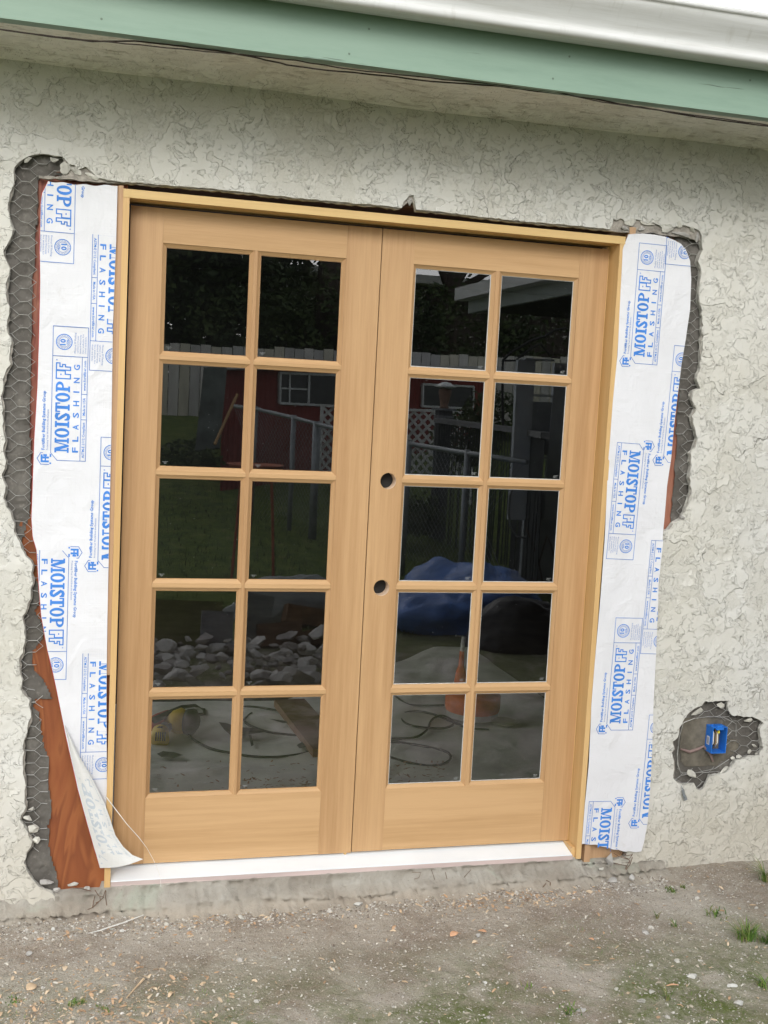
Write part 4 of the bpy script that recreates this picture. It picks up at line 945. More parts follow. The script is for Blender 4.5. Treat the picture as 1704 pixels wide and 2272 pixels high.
pm = [mixed('pebble_a', (.38, .355, .32), .9, .2, 30), mixed('pebble_b', (.52, .50, .46), .9, .2, 30), mixed('pebble_c', (.20, .17, .14), .9, .2, 30), mixed('pebble_d', (.58, .56, .52), .9, .1, 30), mixed('pebble_e', (.27, .235, .20), .9, .2, 30)]
tag(scatter('gravel', 42000, pm, A_, (.0007, .0036), seed=11), kind='stuff', label='fine grey and white grit scattered over the dirt', cat='gravel')
tag(scatter('gravel', 7000, pm, AF_, (.001, .0055), seed=14), kind='stuff', label='crumbs of mortar piled along the concrete footing', cat='gravel')
tag(scatter('gravel', 130, [pm[0], pm[1], pm[3]], A_, (.005, .013), seed=12), kind='stuff', label='larger loose pebbles and stucco crumbs on the dirt', cat='gravel')
def dchip(x, y):
    d = -y
    return .025+.9*max(0, 1-math.hypot((x+.25)/.55, (d-.8)/.5))+.7*max(0, 1-math.hypot((x-1.15)/.45, (d-.22)/.09))+.35*max(0, 1-math.hypot((x-.1)/.6, (d-.2)/.1))
cm = [mixed('shaving_a', (.60, .45, .30), .8, .15, 20), mixed('shaving_b', (.66, .53, .38), .8, .15, 20), mixed('shaving_c', (.52, .35, .22), .8, .15, 20)]
tag(scatter('wood_shavings', 5200, cm, A_, (.0022, .011), 'chip', 5, dchip), kind='stuff', label='orange wood shavings strewn over the dirt before the door', cat='shavings')
sm_ = [mixed('straw_a', (.55, .50, .41), .8, .15, 20), mixed('straw_b', (.40, .35, .28), .8, .15, 20), mixed('straw_c', (.62, .59, .52), .8, .1, 20)]
tag(scatter('straw', 9000, sm_, A_, (.0018, .0075), 'chip', 25), kind='stuff', label='pale dry fibres and slivers strewn over the dirt', cat='straw')
gm = [mixed('blade_a', (.075, .15, .03), .6, .2, 10), mixed('blade_b', (.14, .24, .04), .6, .2, 10), mixed('blade_c', (.24, .23, .10), .6, .2, 10)]
def dgr(x, y):
    v = noise.noise((x*2.6+3, y*2.6, 8)); return max(0, v-.12)*2.2*(1 if -y > .35 else .15)
tag(scatter('grass', 2600, gm, (-1, 2.9, .14, 1.25), (.004, .013), 'blade', 6, dgr), kind='stuff', label='thin scattered sprouts of grass in the dirt', cat='grass')
def tuft(c, n, h, spread, label, seed, name='grass_tuft', lean=1.1, dirb=None):
    rr = random.Random(seed); b = MB()
    for _ in range(n):
        b.mi = rr.randrange(3); a = rr.uniform(0, 6.28) if dirb is None else dirb+rr.gauss(0, .9); s = h*rr.uniform(.5, 1.1); x = c.x+rr.gauss(0, spread*.25); y = c.y+rr.gauss(0, spread*.25); z = gz(x, y)+gnoise(x, y)
        d = Vector((math.cos(a), math.sin(a), 0)); wv = Vector((-math.sin(a), math.cos(a), 0))*.0016; L = rr.uniform(.3, 1)*lean
        pts = [Vector((x, y, z))+d*s*L*f*f+Vector((0, 0, s*(f-.45*L*f*f))) for f in (0, .35, .7, 1)]
        b.add([pts[0]-wv, pts[0]+wv, pts[1]+wv, pts[1]-wv, pts[2]+wv*.7, pts[2]-wv*.7, pts[3]], [(0, 1, 2, 3), (3, 2, 4, 5), (5, 4, 6)])
    return tag(b.build(name, gm), label, 'grass', 'grass tufts at the right')
ZD = lambda a, b: ((852+a/1.947)/1.0271, (1750+b/1.947)/1.0271)
def gp(a, b): return onz(*ZD(a, b), -.32)
tuft(gp(1560, 665), 90, .075, .055, 'biggest bright green grass tuft at the right edge', 31)
tuft(gp(1650, 680), 40, .05, .04, 'grass tuft cut by the right edge of the picture, low', 32)
tuft(gp(1640, 420), 44, .095, .03, 'arching grass tuft at the foot of the wall on the right', 33, dirb=3.0, lean=1.2)
tuft(gp(1238, 435), 40, .022, .04, 'short leafy sprout nearest the right flashing', 34)
tuft(gp(1290, 430), 16, .016, .02, 'tiny sprout beside the short leafy one', 35)
tuft(gp(1430, 545), 34, .03, .08, 'loose sprout in the dirt left of the biggest tuft', 36)
tuft(gp(1180, 550), 10, .035, .015, 'sparse thin blades upright in the dirt', 37)
tuft(gp(1250, 590), 12, .035, .03, 'sparse leaning blades below the upright ones', 38)
tuft(gp(1225, 905), 14, .055, .02, 'tall narrow blades near the bottom of the picture', 39)
tuft(gp(1640, 860), 20, .06, .03, 'fallen brownish blades low at the right edge', 40, dirb=2.8, lean=1.3)
tuft(gp(800, 945), 36, .02, .06, 'short mossy sprout near the bottom middle', 41)
tuft(gp(620, 840), 14, .022, .03, 'small leaning sprout left of the mossy one', 42)
tuft(onz(*ZK(545, 850), -.33), 40, .014, .03, 'bright green clover like sprout at the lower left', 43)
tuft(onz(*ZK(610, 845), -.33), 26, .012, .02, 'smaller sprout right beside the bright green one', 44)
tuft(onz(*ZK(760, 895), -.33), 40, .010, .05, 'flat green sprout right of the bright green pair', 45)
tuft(onz(*ZK(100, 825), -.33), 26, .010, .05, 'dull sprout at the lower left edge', 46)
# single leaves and chips one can point at
def leafy(name, a, b, L, wd, ang, mat, label, cat, Z=ZD, h=.006):
    c = onz(*Z(a, b), -.325); c.z = gz(c.x, c.y)+gnoise(c.x, c.y)+h; d = Vector((math.cos(ang), math.sin(ang), .15)); p = Vector((-math.sin(ang), math.cos(ang), .1)); B = MB(); n = 8; vs = []
    for i in range(n+1):
        f = i/n; r = wd*math.sin(math.pi*f)**.7; o = c+d*L*(f-.5)+Vector((0, 0, .004*math.sin(math.pi*f))); vs += [o-p*r, o+Vector((0, 0, .0015)), o+p*r]
    B.add(vs, [(3*i, 3*i+3, 3*i+4, 3*i+1) for i in range(n)]+[(3*i+1, 3*i+4, 3*i+5, 3*i+2) for i in range(n)]); return tag(B.build(name, mat), label, cat)
lm = mixed('dry_orange_leaf', (.62, .36, .22), .6, .15, 30)
leafy('dry_leaf', 302, 625, .032, .011, .5, lm, 'larger dry orange leaf lying on the dirt left of its neighbour', 'leaf')
leafy('dry_leaf', 425, 622, .028, .008, -.8, lm, 'narrow dry orange leaf lying right of the larger one', 'leaf')
leafy('dry_leaf', 392, 662, .02, .006, .2, cm[1], 'small pale chip just below the two orange leaves', 'wood chip')
leafy('dry_leaf', 40, 598, .02, .006, -.5, cm[1], 'pale wood chip on the dirt below the middle of the door', 'wood chip')
leafy('dry_leaf', 895, 662, .018, .006, -1, lm, 'small orange chip right of the two leaves', 'wood chip')
leafy('dry_leaf', 1245, 860, .035, .004, -.3, lm, 'long thin brown sliver among the blades low on the right', 'wood chip')
leafy('dry_leaf', 232, 725, .03, .016, .6, cm[0], 'square orange wood chip at the lower left', 'wood chip', ZK)
B = MB(); P_ = [onz(*ZK(a, b), -.322) for a, b in ((935, 798), (985, 745), (1030, 695), (1060, 672))]
for p in P_: p.z = gz(p.x, p.y)+gnoise(p.x, p.y)+.005
B.tube(P_, [.0015, .0025, .003, .0035], 6); tag(B.build('wood_sliver', cm[0]), 'long splinter of wood on the dirt below the left door leaf', 'splinter')
def gstone(a, b, w_, h_, label, mat='chunk', Z=ZD):
    c = onz(*Z(a, b), -.325); c.z = gz(c.x, c.y)+gnoise(c.x, c.y)+h_*.0003
    me = lump(c, w_*.0008, w_*.0006, h_*.0006, int(a*3+b), MT[mat], random.Random(a).uniform(-.3, .3)); o = bpy.data.objects.new('stone', me); COL.objects.link(o); return tag(o, label, 'stone', 'stones on the dirt')
MT['whitechip'] = mixed('white_plaster', (.60, .60, .57), .8, .1, 30)
for a, b_, w_, h_, l, mt_, Z in ((1130, 622, 22, 12, 'pale grey stone alone on the dirt at the right', 'chunk2', ZD), (1335, 822, 24, 12, 'bright white shard low on the right', 'whitechip', ZD), (1500, 862, 26, 10, 'long pale stone low on the right', 'whitechip', ZD), (1535, 935, 24, 9, 'white stone nearest the lower right corner', 'whitechip', ZD), (1155, 888, 16, 9, 'pale stone left of the tall blades', 'chunk', ZD), (1112, 922, 20, 11, 'round pale stone near the bottom, left of the tall blades', 'chunk', ZD),
    (1003, 875, 12, 10, 'small grey stone on the moss', 'chunk', ZD), (852, 952, 18, 9, 'dark rimmed stone near the bottom middle', 'chunk2', ZD), (1155, 762, 14, 7, 'flat grey pebble in the dirt above the white shard', 'chunk', ZD), (405, 632, 12, 14, 'grey pebble between the two orange leaves', 'chunk2', ZD), (1265, 748, 13, 8, 'small white pebble right of the flat grey one', 'chunk', ZD), (437, 830, 9, 8, 'tiny white pebble low in the middle', 'whitechip', ZD),
    (220, 478, 18, 11, 'grey stone on the dirt at the left', 'chunk2', ZK), (1232, 295, 14, 11, 'pinkish white crumb beside the end of the strand', 'chunk', ZK), (1168, 262, 11, 9, 'greenish crumb above the strand end', 'chunk2', ZK), (1055, 305, 9, 9, 'pale crumb under the strand', 'chunk', ZK), (900, 340, 13, 9, 'white crumb touching the strand', 'whitechip', ZK), (820, 332, 12, 7, 'flat white crumb left along the strand', 'chunk', ZK), (1395, 320, 8, 7, 'white crumb right of the strand', 'whitechip', ZK), (390, 350, 8, 12, 'white curl of plaster at the left', 'whitechip', ZK)):
    gstone(a, b_, w_, h_, l, mt_, Z)
gstone(1550, 293, 26, 16, 'white lump against the footing below the middle of the door', 'whitechip', lambda a, b: ((a/1.947)/1.0271, (1850+b/1.947)/1.0271))
gstone(1047, 335, 18, 10, 'pale lump against the footing below the left leaf', 'chunk', lambda a, b: ((a/1.947)/1.0271, (1850+b/1.947)/1.0271))
gstone(1188, 503, 13, 7, 'pale oval pebble on the brown dirt', 'chunk', lambda a, b: ((a/1.947)/1.0271, (1850+b/1.947)/1.0271))
#@@INSIDE
# ================================================================ seen through the lowest panes: the room's floor
ZI = lambda a, b: ((320+a/1.8033)/1.0271, (1520+b/1.8033)/1.0271)
def fl(a, b, h=0): return onz(*ZI(a, b), zi+.012+h)
def cloth(name, x0, x1, y0, y1, z, amp, mat, label, cat, st=.03):
    nx_, ny_ = int((x1-x0)/st), int((y1-y0)/st); B = MB()
    for j in range(ny_+1):
        for i in range(nx_+1):
            x = x0+i*st; y = y0+j*st; e = min(x-x0, x1-x, y-y0, y1-y)
            h = amp*(.5+noise.noise((x*2.2+y, y*2.6, 1)))+amp*.7*abs(noise.noise((x*5-y*3, y*4+x*2, 5)))
            y_ = y0+(y-y0)*(min(1, (1.95+max(0, x-.75)*1.0-y0)/(y1-y0)))
            B.v.append((x+.02*noise.noise((x*3, y*3, 3)), y_+.04*noise.noise((x*4, 1, 3)), z+.003+max(0, h)*min(1, .2+e*6)))
    for j in range(ny_):
        for i in range(nx_): a = j*(nx_+1)+i; B.f.append((a, a+1, a+nx_+2, a+nx_+1)); B.m.append(0)
    return tag(B.build(name, mat, None, True), label, cat)
cm_ = mixed('canvas', (.78, .76, .71), .95, .12, 5, .002, 40)
cloth('drop_cloth', -.9, 2.15, .20, 3.1, zi, .022, cm_, 'crumpled pale canvas drop cloth on the floor behind the lowest panes', 'drop cloth')
def cord(P, label, r=.0055, h=.012):
    B = MB(); pts = [fl(a, b, h) for a, b in P]; out = []
    for i in range(len(pts)-1):
        p0, p1_, p2_, p3 = pts[max(i-1, 0)], pts[i], pts[i+1], pts[min(i+2, len(pts)-1)]
        for t in range(5):
            t /= 5; out.append(.5*((2*p1_)+(-p0+p2_)*t+(2*p0-5*p1_+4*p2_-p3)*t*t+(-p0+3*p1_-3*p2_+p3)*t**3))
    out.append(pts[-1]); B.tube(out, r, 6); return tag(B.build('cable', MT['black'], None, True), label, 'cord')
cord([(150, 175), (200, 220), (270, 255), (350, 272), (430, 285), (520, 288), (600, 280), (660, 268), (690, 258)], 'black cord curving from the yellow power tool across the drop cloth')
cord([(395, 85), (450, 88), (550, 105), (600, 115)], 'short stretch of black cord behind the brown plank')
cord([(430, 112), (400, 140), (430, 165), (500, 188), (600, 200), (720, 205)], 'black cord bending under the brown plank')
cord([(985, 215), (1080, 210), (1130, 180), (1150, 140), (1190, 122), (1240, 150), (1200, 172), (1100, 168), (1040, 150), (1030, 120), (1080, 105), (1150, 115), (1240, 150), (1300, 172), (1380, 178)], 'black cord looped twice in front of the orange machine')
cord([(960, 222), (1060, 235), (1150, 250), (1215, 270), (1222, 300), (1170, 322), (1080, 315), (970, 285)], 'black cord in one wide loop nearest the right door')
cord([(1000, 40), (1050, 75), (1120, 82), (1200, 80)], 'black cord running behind to the orange machine')
# power tool
pt = empty('power_tool', 'red, black and yellow corded power tool lying on the drop cloth', 'power tool')
yel = mixed('yellow_plastic', (.62, .42, .03), .5, .1, 20); redp = mixed('red_plastic', (.40, .05, .04), .5, .1, 20)
B = MB(); B.tube([fl(95, 150, .05), fl(120, 148, .06), fl(150, 142, .06), fl(172, 145, .06)], [.028, .05, .058, .045], 14); B.build('motor_housing', yel, pt, True)
B = MB(); B.tube([fl(168, 145, .06), fl(195, 148, .06), fl(205, 150, .06)], [.055, .06, .04], 14); B.build('end_cap', MT['black'], pt, True)
B = MB(); B.tube([fl(20, 160, .05), fl(60, 142, .06), fl(95, 125, .06)], [.03, .034, .03], 12); B.build('grip', redp, pt, True)
B = MB(); B.tube([fl(60, 205, .03), fl(62, 185, .05), fl(85, 165, .05), fl(100, 170, .05)], [.02, .022, .022, .02], 10); B.build('neck', MT['black'], pt, True)
B = MB(); B.tube([fl(64, 222, .02), fl(64, 185, .04)], [.040, .036], 16); B.mi = 1
for k in range(5): B.bar(fl(46+k*9, 222, .05), fl(48+k*9, 190, .06), .005, .004)
B.build('vented_head', [yel, MT['black']], pt, True)
B = MB(); B.tube([fl(40, 140, .08), fl(110, 108, .09), (fl(150, 88, .06)), fl(205, 82, .02), fl(240, 98, .02), fl(240, 115, .02), fl(190, 122, .05)], [.016, .014, .01, .008, .007, .007, .007], 8); B.build('tool_cable', MT['black'], pt, True)
# plank, scraps
pl = wood('old_plank', (.24, .13, .075), (.17, .085, .05), 'x')
P0, P1 = fl(580, 70, .04), fl(745, 270, .04); B = MB(); B.bar(P0, P1, .15, .035, (0, 0, 1)); tag(fixn(B.build('plank', pl)), 'brown board lying slantwise on the drop cloth behind the left door', 'plank')
def scrap(P, label, name='metal_scrap', cat='scrap', mat=None):
    B = MB(); n = len(P); t = [fl(a, b, .030) for a, b in P]; u = [fl(a, b, .024) for a, b in P]
    B.add(t, [tuple(range(n))]); B.add(t+u, [(i, (i+1) % n, n+(i+1) % n, n+i) for i in range(n)]); return tag(B.build(name, mat or MT['black']), label, cat)
scrap([(298, 148), (330, 152), (380, 168), (440, 172), (495, 186), (420, 196), (350, 205), (320, 178)], 'dark angular offcut on the drop cloth behind the left door')
scrap([(50, 275), (75, 264), (120, 268), (158, 280), (120, 290), (70, 288)], 'dark oval blade lying on the drop cloth at the left', 'scraper', 'scraper')
scrap([(418, 200), (428, 198), (438, 240), (428, 245)], 'short dark stick on the drop cloth')
scrap([(610, 240), (640, 222), (665, 228), (650, 248), (620, 252)], 'dark plug like piece beside the brown plank')
scrap([(500, 135), (560, 142), (600, 150), (555, 152)], 'thin dark strip on the drop cloth left of the brown plank')
# orange machine
om = empty('floor_tool', 'orange round based tool with an upright shaft on the drop cloth behind the right door', 'floor tool')
org = mixed('orange_plastic', (.62, .14, .035), .5, .12, 20)
c = fl(1310, 135); R_ = .135
B = MB(); B.lathe((c.x, c.y, zi+.03), [(0, .0), (R_*.92, 0), (R_*.95, .03)], 28); B.build('pad', mixed('grey_pad', (.42, .40, .38), .8), om)
B = MB(); B.lathe((c.x, c.y, zi+.06), [(R_*.97, 0), (R_, .02), (R_, .075), (R_*.93, .085), (R_*.4, .095), (0, .1)], 28); B.build('drum', org, om, True)
B = MB(); B.lathe((c.x-.07, c.y, zi+.15), [(.022, 0), (.03, .05), (.024, .1), (.014, .13), (.012, .20), (0, .2)], 14); B.build('shaft', org, om, True)
top = at(984, 1373, c.y); B = MB(); B.tube([(c.x-.07, c.y, zi+.34), (c.x-.065, c.y, zi+.42)], .011, 8); B.tube([(c.x-.065, c.y, zi+.42), tuple(top)], .004, 6); B.build('rod', MT['galv'], om)
c = fl(1438, 168); B = MB(); B.lathe((c.x, c.y, zi+.035), [(0, 0), (.055, .0), (.065, .008), (.05, .006), (0, .004)], 20); tag(B.build('dish', mixed('pale_dish', (.55, .53, .42), .5)), 'small pale dish on the drop cloth right of the orange tool', 'dish')
tag(scatter('wood_shavings', 1, cm, A_, (.01, .011), 'chip', 3), kind='stuff') if 0 else None
rr = random.Random(4); B = MB()
for _ in range(160):
    a, b_ = (rr.uniform(400, 700), rr.uniform(370, 410)) if rr.random() < .4 else (rr.uniform(30, 700), rr.uniform(300, 420)) if rr.random() < .5 else (rr.uniform(980, 1200), rr.uniform(300, 390))
    p = fl(a, b_, .03); s_ = rr.uniform(.004, .012); t_ = rr.uniform(0, 6.28); d = Vector((math.cos(t_), math.sin(t_), .1))*s_; q_ = Vector((-math.sin(t_), math.cos(t_), 0))*s_*.4
    B.add([p-d-q_, p+d-q_*.5, p+d+q_*.6, p-d+q_], [(0, 1, 2, 3)])
tag(B.build('wood_shavings', mixed('shaving_in', (.42, .25, .15), .8, .15, 20)), 'brown wood shavings on the drop cloth inside', 'shavings', kind='stuff')
#@@YARD
# ================================================================ the yard behind the camera, mirrored in the panes
Z1 = lambda a, b: ((350+a/3.858)/1.0271, (520+b/3.858)/1.0271)
Z2 = lambda a, b: ((880+a/3.95)/1.0271, (570+b/3.95)/1.0271)
Z3 = lambda a, b: ((320+a/3.7705)/1.0271, (1040+b/3.7705)/1.0271)
Z4 = lambda a, b: ((840+a/3.858)/1.0271, (1060+b/3.858)/1.0271)
greyboard = [mixed('weathered_white_board_a', (.62, .61, .56), .85, .12, 8, vsc=(1, 1, .2)), mixed('weathered_white_board_b', (.52, .52, .49), .85, .15, 8, vsc=(1, 1, .2)), mixed('weathered_cream_board', (.60, .58, .47), .85, .12, 8, vsc=(1, 1, .2))]
# board fence
bf = empty('board_fence', 'weathered off white board fence across the far end of the yard', 'fence')
rr = random.Random(8); xa, xb = rv(250, 750, 13).x, rv(1250, 760, 13).x; x = xa; B = MB()
while x < xb:
    f = (x-xa)/(xb-xa); zt1 = 1.90+.20*f+rr.uniform(-.02, .02); B.mi = rr.randrange(3); B.box(x, x+.142, -13.02+rr.uniform(-.006, .006), -13.0, gz(x, -13)-.05, zt1); x += .152
B.build('fence_boards', greyboard, bf)
B = MB(); B.box(xa, xb, -13.07, -13.03, 1.3, 1.39); B.box(xa, xb, -13.07, -13.03, 1.72, 1.8); B.build('fence_rail', greyboard[1], bf)
# foliage
def leafmat(n, a, b):
    N = NT(n, .55, .3); N.col(N.ramp(N.noise(2.2, 4, .7), [(.3, a), (.7, b)])); return N.mat
LF = [leafmat('dark_leaves', (.022, .042, .014), (.055, .085, .028)), leafmat('mid_leaves', (.04, .07, .02), (.095, .13, .04)), leafmat('olive_leaves', (.06, .075, .03), (.12, .13, .06))]
bark = mixed('bark', (.09, .07, .055), .95, .3, 12, .01, 40, vsc=(1, 1, .3))
def clump(B, c, rx, ry, rz, n, size, rr, holes=.35):
    k = 0
    while k < n:
        p = Vector((rr.uniform(-1, 1), rr.uniform(-1, 1), rr.uniform(-1, 1)))
        L = p.length
        if L > 1 or L < .35: continue
        w_ = Vector((c[0]+p.x*rx, c[1]+p.y*ry, c[2]+p.z*rz))
        if noise.noise(w_*1.5) < -holes+.3*rr.random() or L > .82+.3*noise.noise(w_*2.2): continue
        B.mi = min(2, max(0, int(1.3+2.2*noise.noise(w_*.9)+rr.uniform(-.5, .5))))
        s = size*rr.uniform(.6, 1.3); a = Vector((rr.gauss(0, 1), rr.gauss(0, 1), rr.gauss(0, .6))).normalized()*s; b = a.cross(Vector((rr.gauss(0, 1), rr.gauss(0, 1), rr.gauss(0, 1)))).normalized()*s*.45
        B.add([w_-a, w_+b, w_+a, w_-b], [(0, 1, 2, 3)]); k += 1
def tree(px, Y, h, blobs, label, seed, size=.085, r=.16, name='tree', cat='tree'):
    rr = random.Random(seed); b = rv(px, 900, Y); z0 = gz(b.x, -Y)-.1
    t = empty(name, label, cat); B = MB()
    B.tube([(b.x, b.y, z0), (b.x+.05, b.y, z0+h*.35), (b.x-.08, b.y, z0+h*.7), (b.x, b.y, z0+h*.95)], [r, r*.85, r*.5, r*.15], 10)
    for dx, dy, dz, rx, ry, rz, n in blobs: B.tube([(b.x, b.y, z0+h*.35), (b.x+dx*.5, b.y+dy*.5, z0+(h*.35+dz)*.5), (b.x+dx, b.y+dy, z0+dz)], [r*.45, r*.3, r*.1], 6)
    B.build('trunk', bark, t, True)
    B = MB()
    for dx, dy, dz, rx, ry, rz, n in blobs: clump(B, (b.x+dx, b.y+dy, z0+dz), rx, ry, rz, n, size, rr)
    B.build('crown', LF, t)
    return t
tree(330, 15, 7, [(-1.4, 0, 4.2, 1.6, 1.3, 1.6, 1800), (.2, .2, 4.8, 1.7, 1.3, 1.7, 2200), (.4, .4, 2.4, 1.5, .9, 1.4, 1800), (1.3, 0, 3.4, 1.0, 1.0, 1.1, 1300), (-1.2, .4, 2.0, 1.3, .9, 1.1, 1400)], 'large dark leafy tree at the far left behind the board fence', 1)
tree(455, 16.5, 6, [(0, 0, 3.3, 1.5, 1.2, 1.5, 2200), (.9, .2, 2.0, 1.2, 1, 1.2, 1400), (-.4, .2, 4.9, 1.6, 1.2, 1.2, 1700)], 'dark bushy tree behind the fence, right of the largest one', 2)
tree(697, 15, 7.5, [(-1.4, 0, 5.6, 1.5, 1.3, 1.0, 1500), (.9, 0, 5.6, 1.3, 1.2, 1.1, 1300), (.0, .1, 6.6, 1.7, 1.4, 1.0, 1600), (.95, -.2, 3.7, .35, .4, .5, 130), (-1.0, -.2, 3.9, .6, .4, .35, 220)], 'bare trunked tall tree before the far house', 3, r=.26)
tree(960, 16, 6, [(-.9, 0, 3.9, 1.2, 1.0, .7, 1100), (.8, 0, 3.6, 1.5, 1.0, 1.2, 1900), (2.4, 0, 3.7, 1.5, 1.0, 1.4, 1900)], 'dark tree at the right of the far house', 4, r=.18)
tree(380, 19, 7.5, [(-2.2, 0, 3.2, 1.9, 1, 1.9, 2000), (0, .3, 3.2, 1.9, 1, 1.9, 2400), (-1, 0, 5.6, 2.2, 1, 1.6, 2200), (1.2, 0, 5.2, 1.7, 1, 1.7, 2000)], 'tallest dark tree, farthest back at the left', 5, .13)
tree(560, 19.5, 7, [(-.9, 0, 3.0, 1.3, 1, 1.7, 2000), (.2, 0, 3.2, .9, 1, 1.5, 1300), (-.4, 0, 5.4, 1.5, 1, 1.6, 2000)], 'dark tree at the left edge of the far house', 6, .13)
for k_, (px, h_) in enumerate(((352, 2.3), (432, 2.5), (505, 2.2))):
    b = rv(px, 800, 14.6); rr = random.Random(k_+90); B = MB(); clump(B, (b.x, b.y, 1.0+h_*.55), 1.15, .6, h_*.72, 2600, .08, rr, .9)
    tag(B.build('hedge', LF), ['leftmost', 'middle', 'rightmost'][k_]+' of three tall dark hedge bushes behind the left end of the board fence', 'hedge', 'tall hedge bushes')
for k, (px, w_, h_) in enumerate(((520, 1.2, 1.25), (610, 1.1, 1.2), (700, 1.2, 1.45), (790, 1.2, 1.25), (880, 1.2, 1.35), (970, 1.2, 1.5), (1060, 1.2, 1.3), (1160, 1.3, 1.6))):
    b = rv(px, 800, 13.9); rr = random.Random(k+60); B = MB(); clump(B, (b.x, b.y, 1.3+h_*.55), w_*.8, .55, h_, 1500, .06, rr)
    tag(B.build('shrub', LF), ['leafmost left', 'second from the left', 'third from the left', 'fourth from the left', 'fourth from the right', 'third from the right', 'second from the right', 'rightmost'][k].replace('leafmost', 'leftmost')+' of the green shrubs just behind the board fence', 'shrub', 'shrubs behind the board fence')
# far house with a flat roof
fh = empty('neighbour_house', 'dark flat roofed house with a pale eave band beyond the fence', 'house')
YH = 22; a, b = rv(*Z1(1000, 310), YH), rv(*Z1(1000, 365), YH); e = rv(*Z2(600, 260), YH)
B = MB(); B.box(a.x+.5, e.x+4, -YH-5, -YH, .3, b.z); B.build('wall', mixed('brown_siding', (.075, .06, .05), .9, .2, 2), fh)
B = MB(); B.box(a.x, e.x+4.5, -YH-5.6, -YH+.6, b.z+.05, a.z+.1); B.build('roof_band', mixed('pale_eave', (.55, .55, .52), .7), fh)
for q0, q1 in (((1160, 480), (1330, 640)), ((1010, 505), (1080, 585))):
    p, q_ = rv(*Z1(*q0), YH), rv(*Z1(*q1), YH); B = MB(); w_ = .06
    B.box(p.x, q_.x, -YH+.001, -YH+.05, q_.z, q_.z+w_); B.box(p.x, q_.x, -YH+.001, -YH+.05, p.z-w_, p.z); B.box(p.x, p.x+w_, -YH+.001, -YH+.05, q_.z+w_, p.z-w_); B.box(q_.x-w_, q_.x, -YH+.001, -YH+.05, q_.z+w_, p.z-w_); B.box((p.x+q_.x)/2-w_/2, (p.x+q_.x)/2+w_/2, -YH+.001, -YH+.045, q_.z+w_, p.z-w_)
    B.build('window_frame', mixed('window_trim', (.6, .6, .58), .6), fh)
    B = MB(); B.box(p.x+w_, q_.x-w_, -YH+.003, -YH+.02, q_.z+w_, p.z-w_); B.build('window_glass', mixed('dark_pane', (.02, .022, .025), .1, spec=.8), fh)
# red shed
sh = empty('red_shed', 'low red shed with pale roof edge and sliding windows', 'shed')
def YS(px): return 9.2+(px-483)/557*2.8
def sp_(px, z): Y = YS(px); p = rv(px, 850, Y); return Vector((p.x, p.y, z))
redm = NT('red_siding', .8, .2); wv = redm.n('ShaderNodeTexWave'); wv.inputs['Scale'].default_value = 5; redm.l(redm.vec(), wv.inputs[0]); redm.col(redm.mix(redm.noise(3, 4, .6), (.27, .06, .05), (.19, .042, .037))); redm.bump(wv.outputs[1], .02)
A0, A1 = sp_(483, 0), sp_(1062, 0); dv = (A1-A0); dn_ = Vector((dv.y, -dv.x, 0)).normalized()
if dn_.y > 0: dn_ = -dn_
bk_ = Vector((A0.x-CAM.x, A0.y+CAM.y, 0)).normalized()*2.4
B = MB(); B.add([(A0.x, A0.y, -.4), (A1.x, A1.y, -.4), (A1.x, A1.y, 1.78), (A0.x, A0.y, 1.52)]+[tuple(Vector(p)+bk_) for p in ((A0.x, A0.y, -.4), (A1.x, A1.y, -.4), (A1.x, A1.y, 1.78), (A0.x, A0.y, 1.52))], [(0, 1, 2, 3), (1, 5, 6, 2), (0, 3, 7, 4), (4, 7, 6, 5)]); B.build('wall', redm.mat, sh)
def rfp(px, z, out): p = sp_(px, z); return p-dn_*out
B = MB(); o0, o1 = rfp(470, 0, .12), rfp(1075, 0, .12); q0, q1 = o0+bk_, o1+bk_
B.add([(o0.x, o0.y, 1.53), (o1.x, o1.y, 1.79), (q1.x, q1.y, 1.80), (q0.x, q0.y, 1.54), (o0.x, o0.y, 1.58), (o1.x, o1.y, 1.87), (q1.x, q1.y, 1.89), (q0.x, q0.y, 1.6)], [(0, 1, 2, 3), (4, 5, 6, 7), (0, 1, 5, 4), (1, 2, 6, 5), (0, 4, 7, 3)]); B.build('roof', mixed('pale_roof', (.52, .52, .52), .6, .1, 3), sh)
wt = mixed('white_trim', (.58, .60, .60), .6)
for qa, qb, mull in ((Z1(990, 1180), Z1(1475, 1465), .48), (Z2(160, 1110), Z2(640, 1330), None)):
    def wp(px, py, off): Y = YS(px); p = rv(px, py, Y); return p-dn_*((p-A0).dot(dn_)+off)
    c = [wp(qa[0], qa[1], .02), wp(qb[0], qa[1]+(qb[0]-qa[0])*.05, .02), wp(qb[0], qb[1], .02), wp(qa[0], qb[1]-(qb[0]-qa[0])*.05, .02)]
    B = MB(); B.add([tuple(p) for p in c], [(0, 1, 2, 3)]); B.build('window_glass', mixed('shed_pane', (.03, .033, .036), .3, spec=.5), sh)
    B = MB()
    for i in range(4): B.bar(c[i], c[(i+1) % 4], .035, .03)
    if mull: m0 = c[0].lerp(c[1], mull); m1 = c[3].lerp(c[2], mull); B.bar(m0, m1, .035, .03); B.bar(c[0].lerp(c[3], .5), m0.lerp(m1, .5), .02, .02); B.bar(c[0].lerp(m0, .33), c[3].lerp(m1, .33), .02, .02)
    B.build('window_frame', wt, sh)
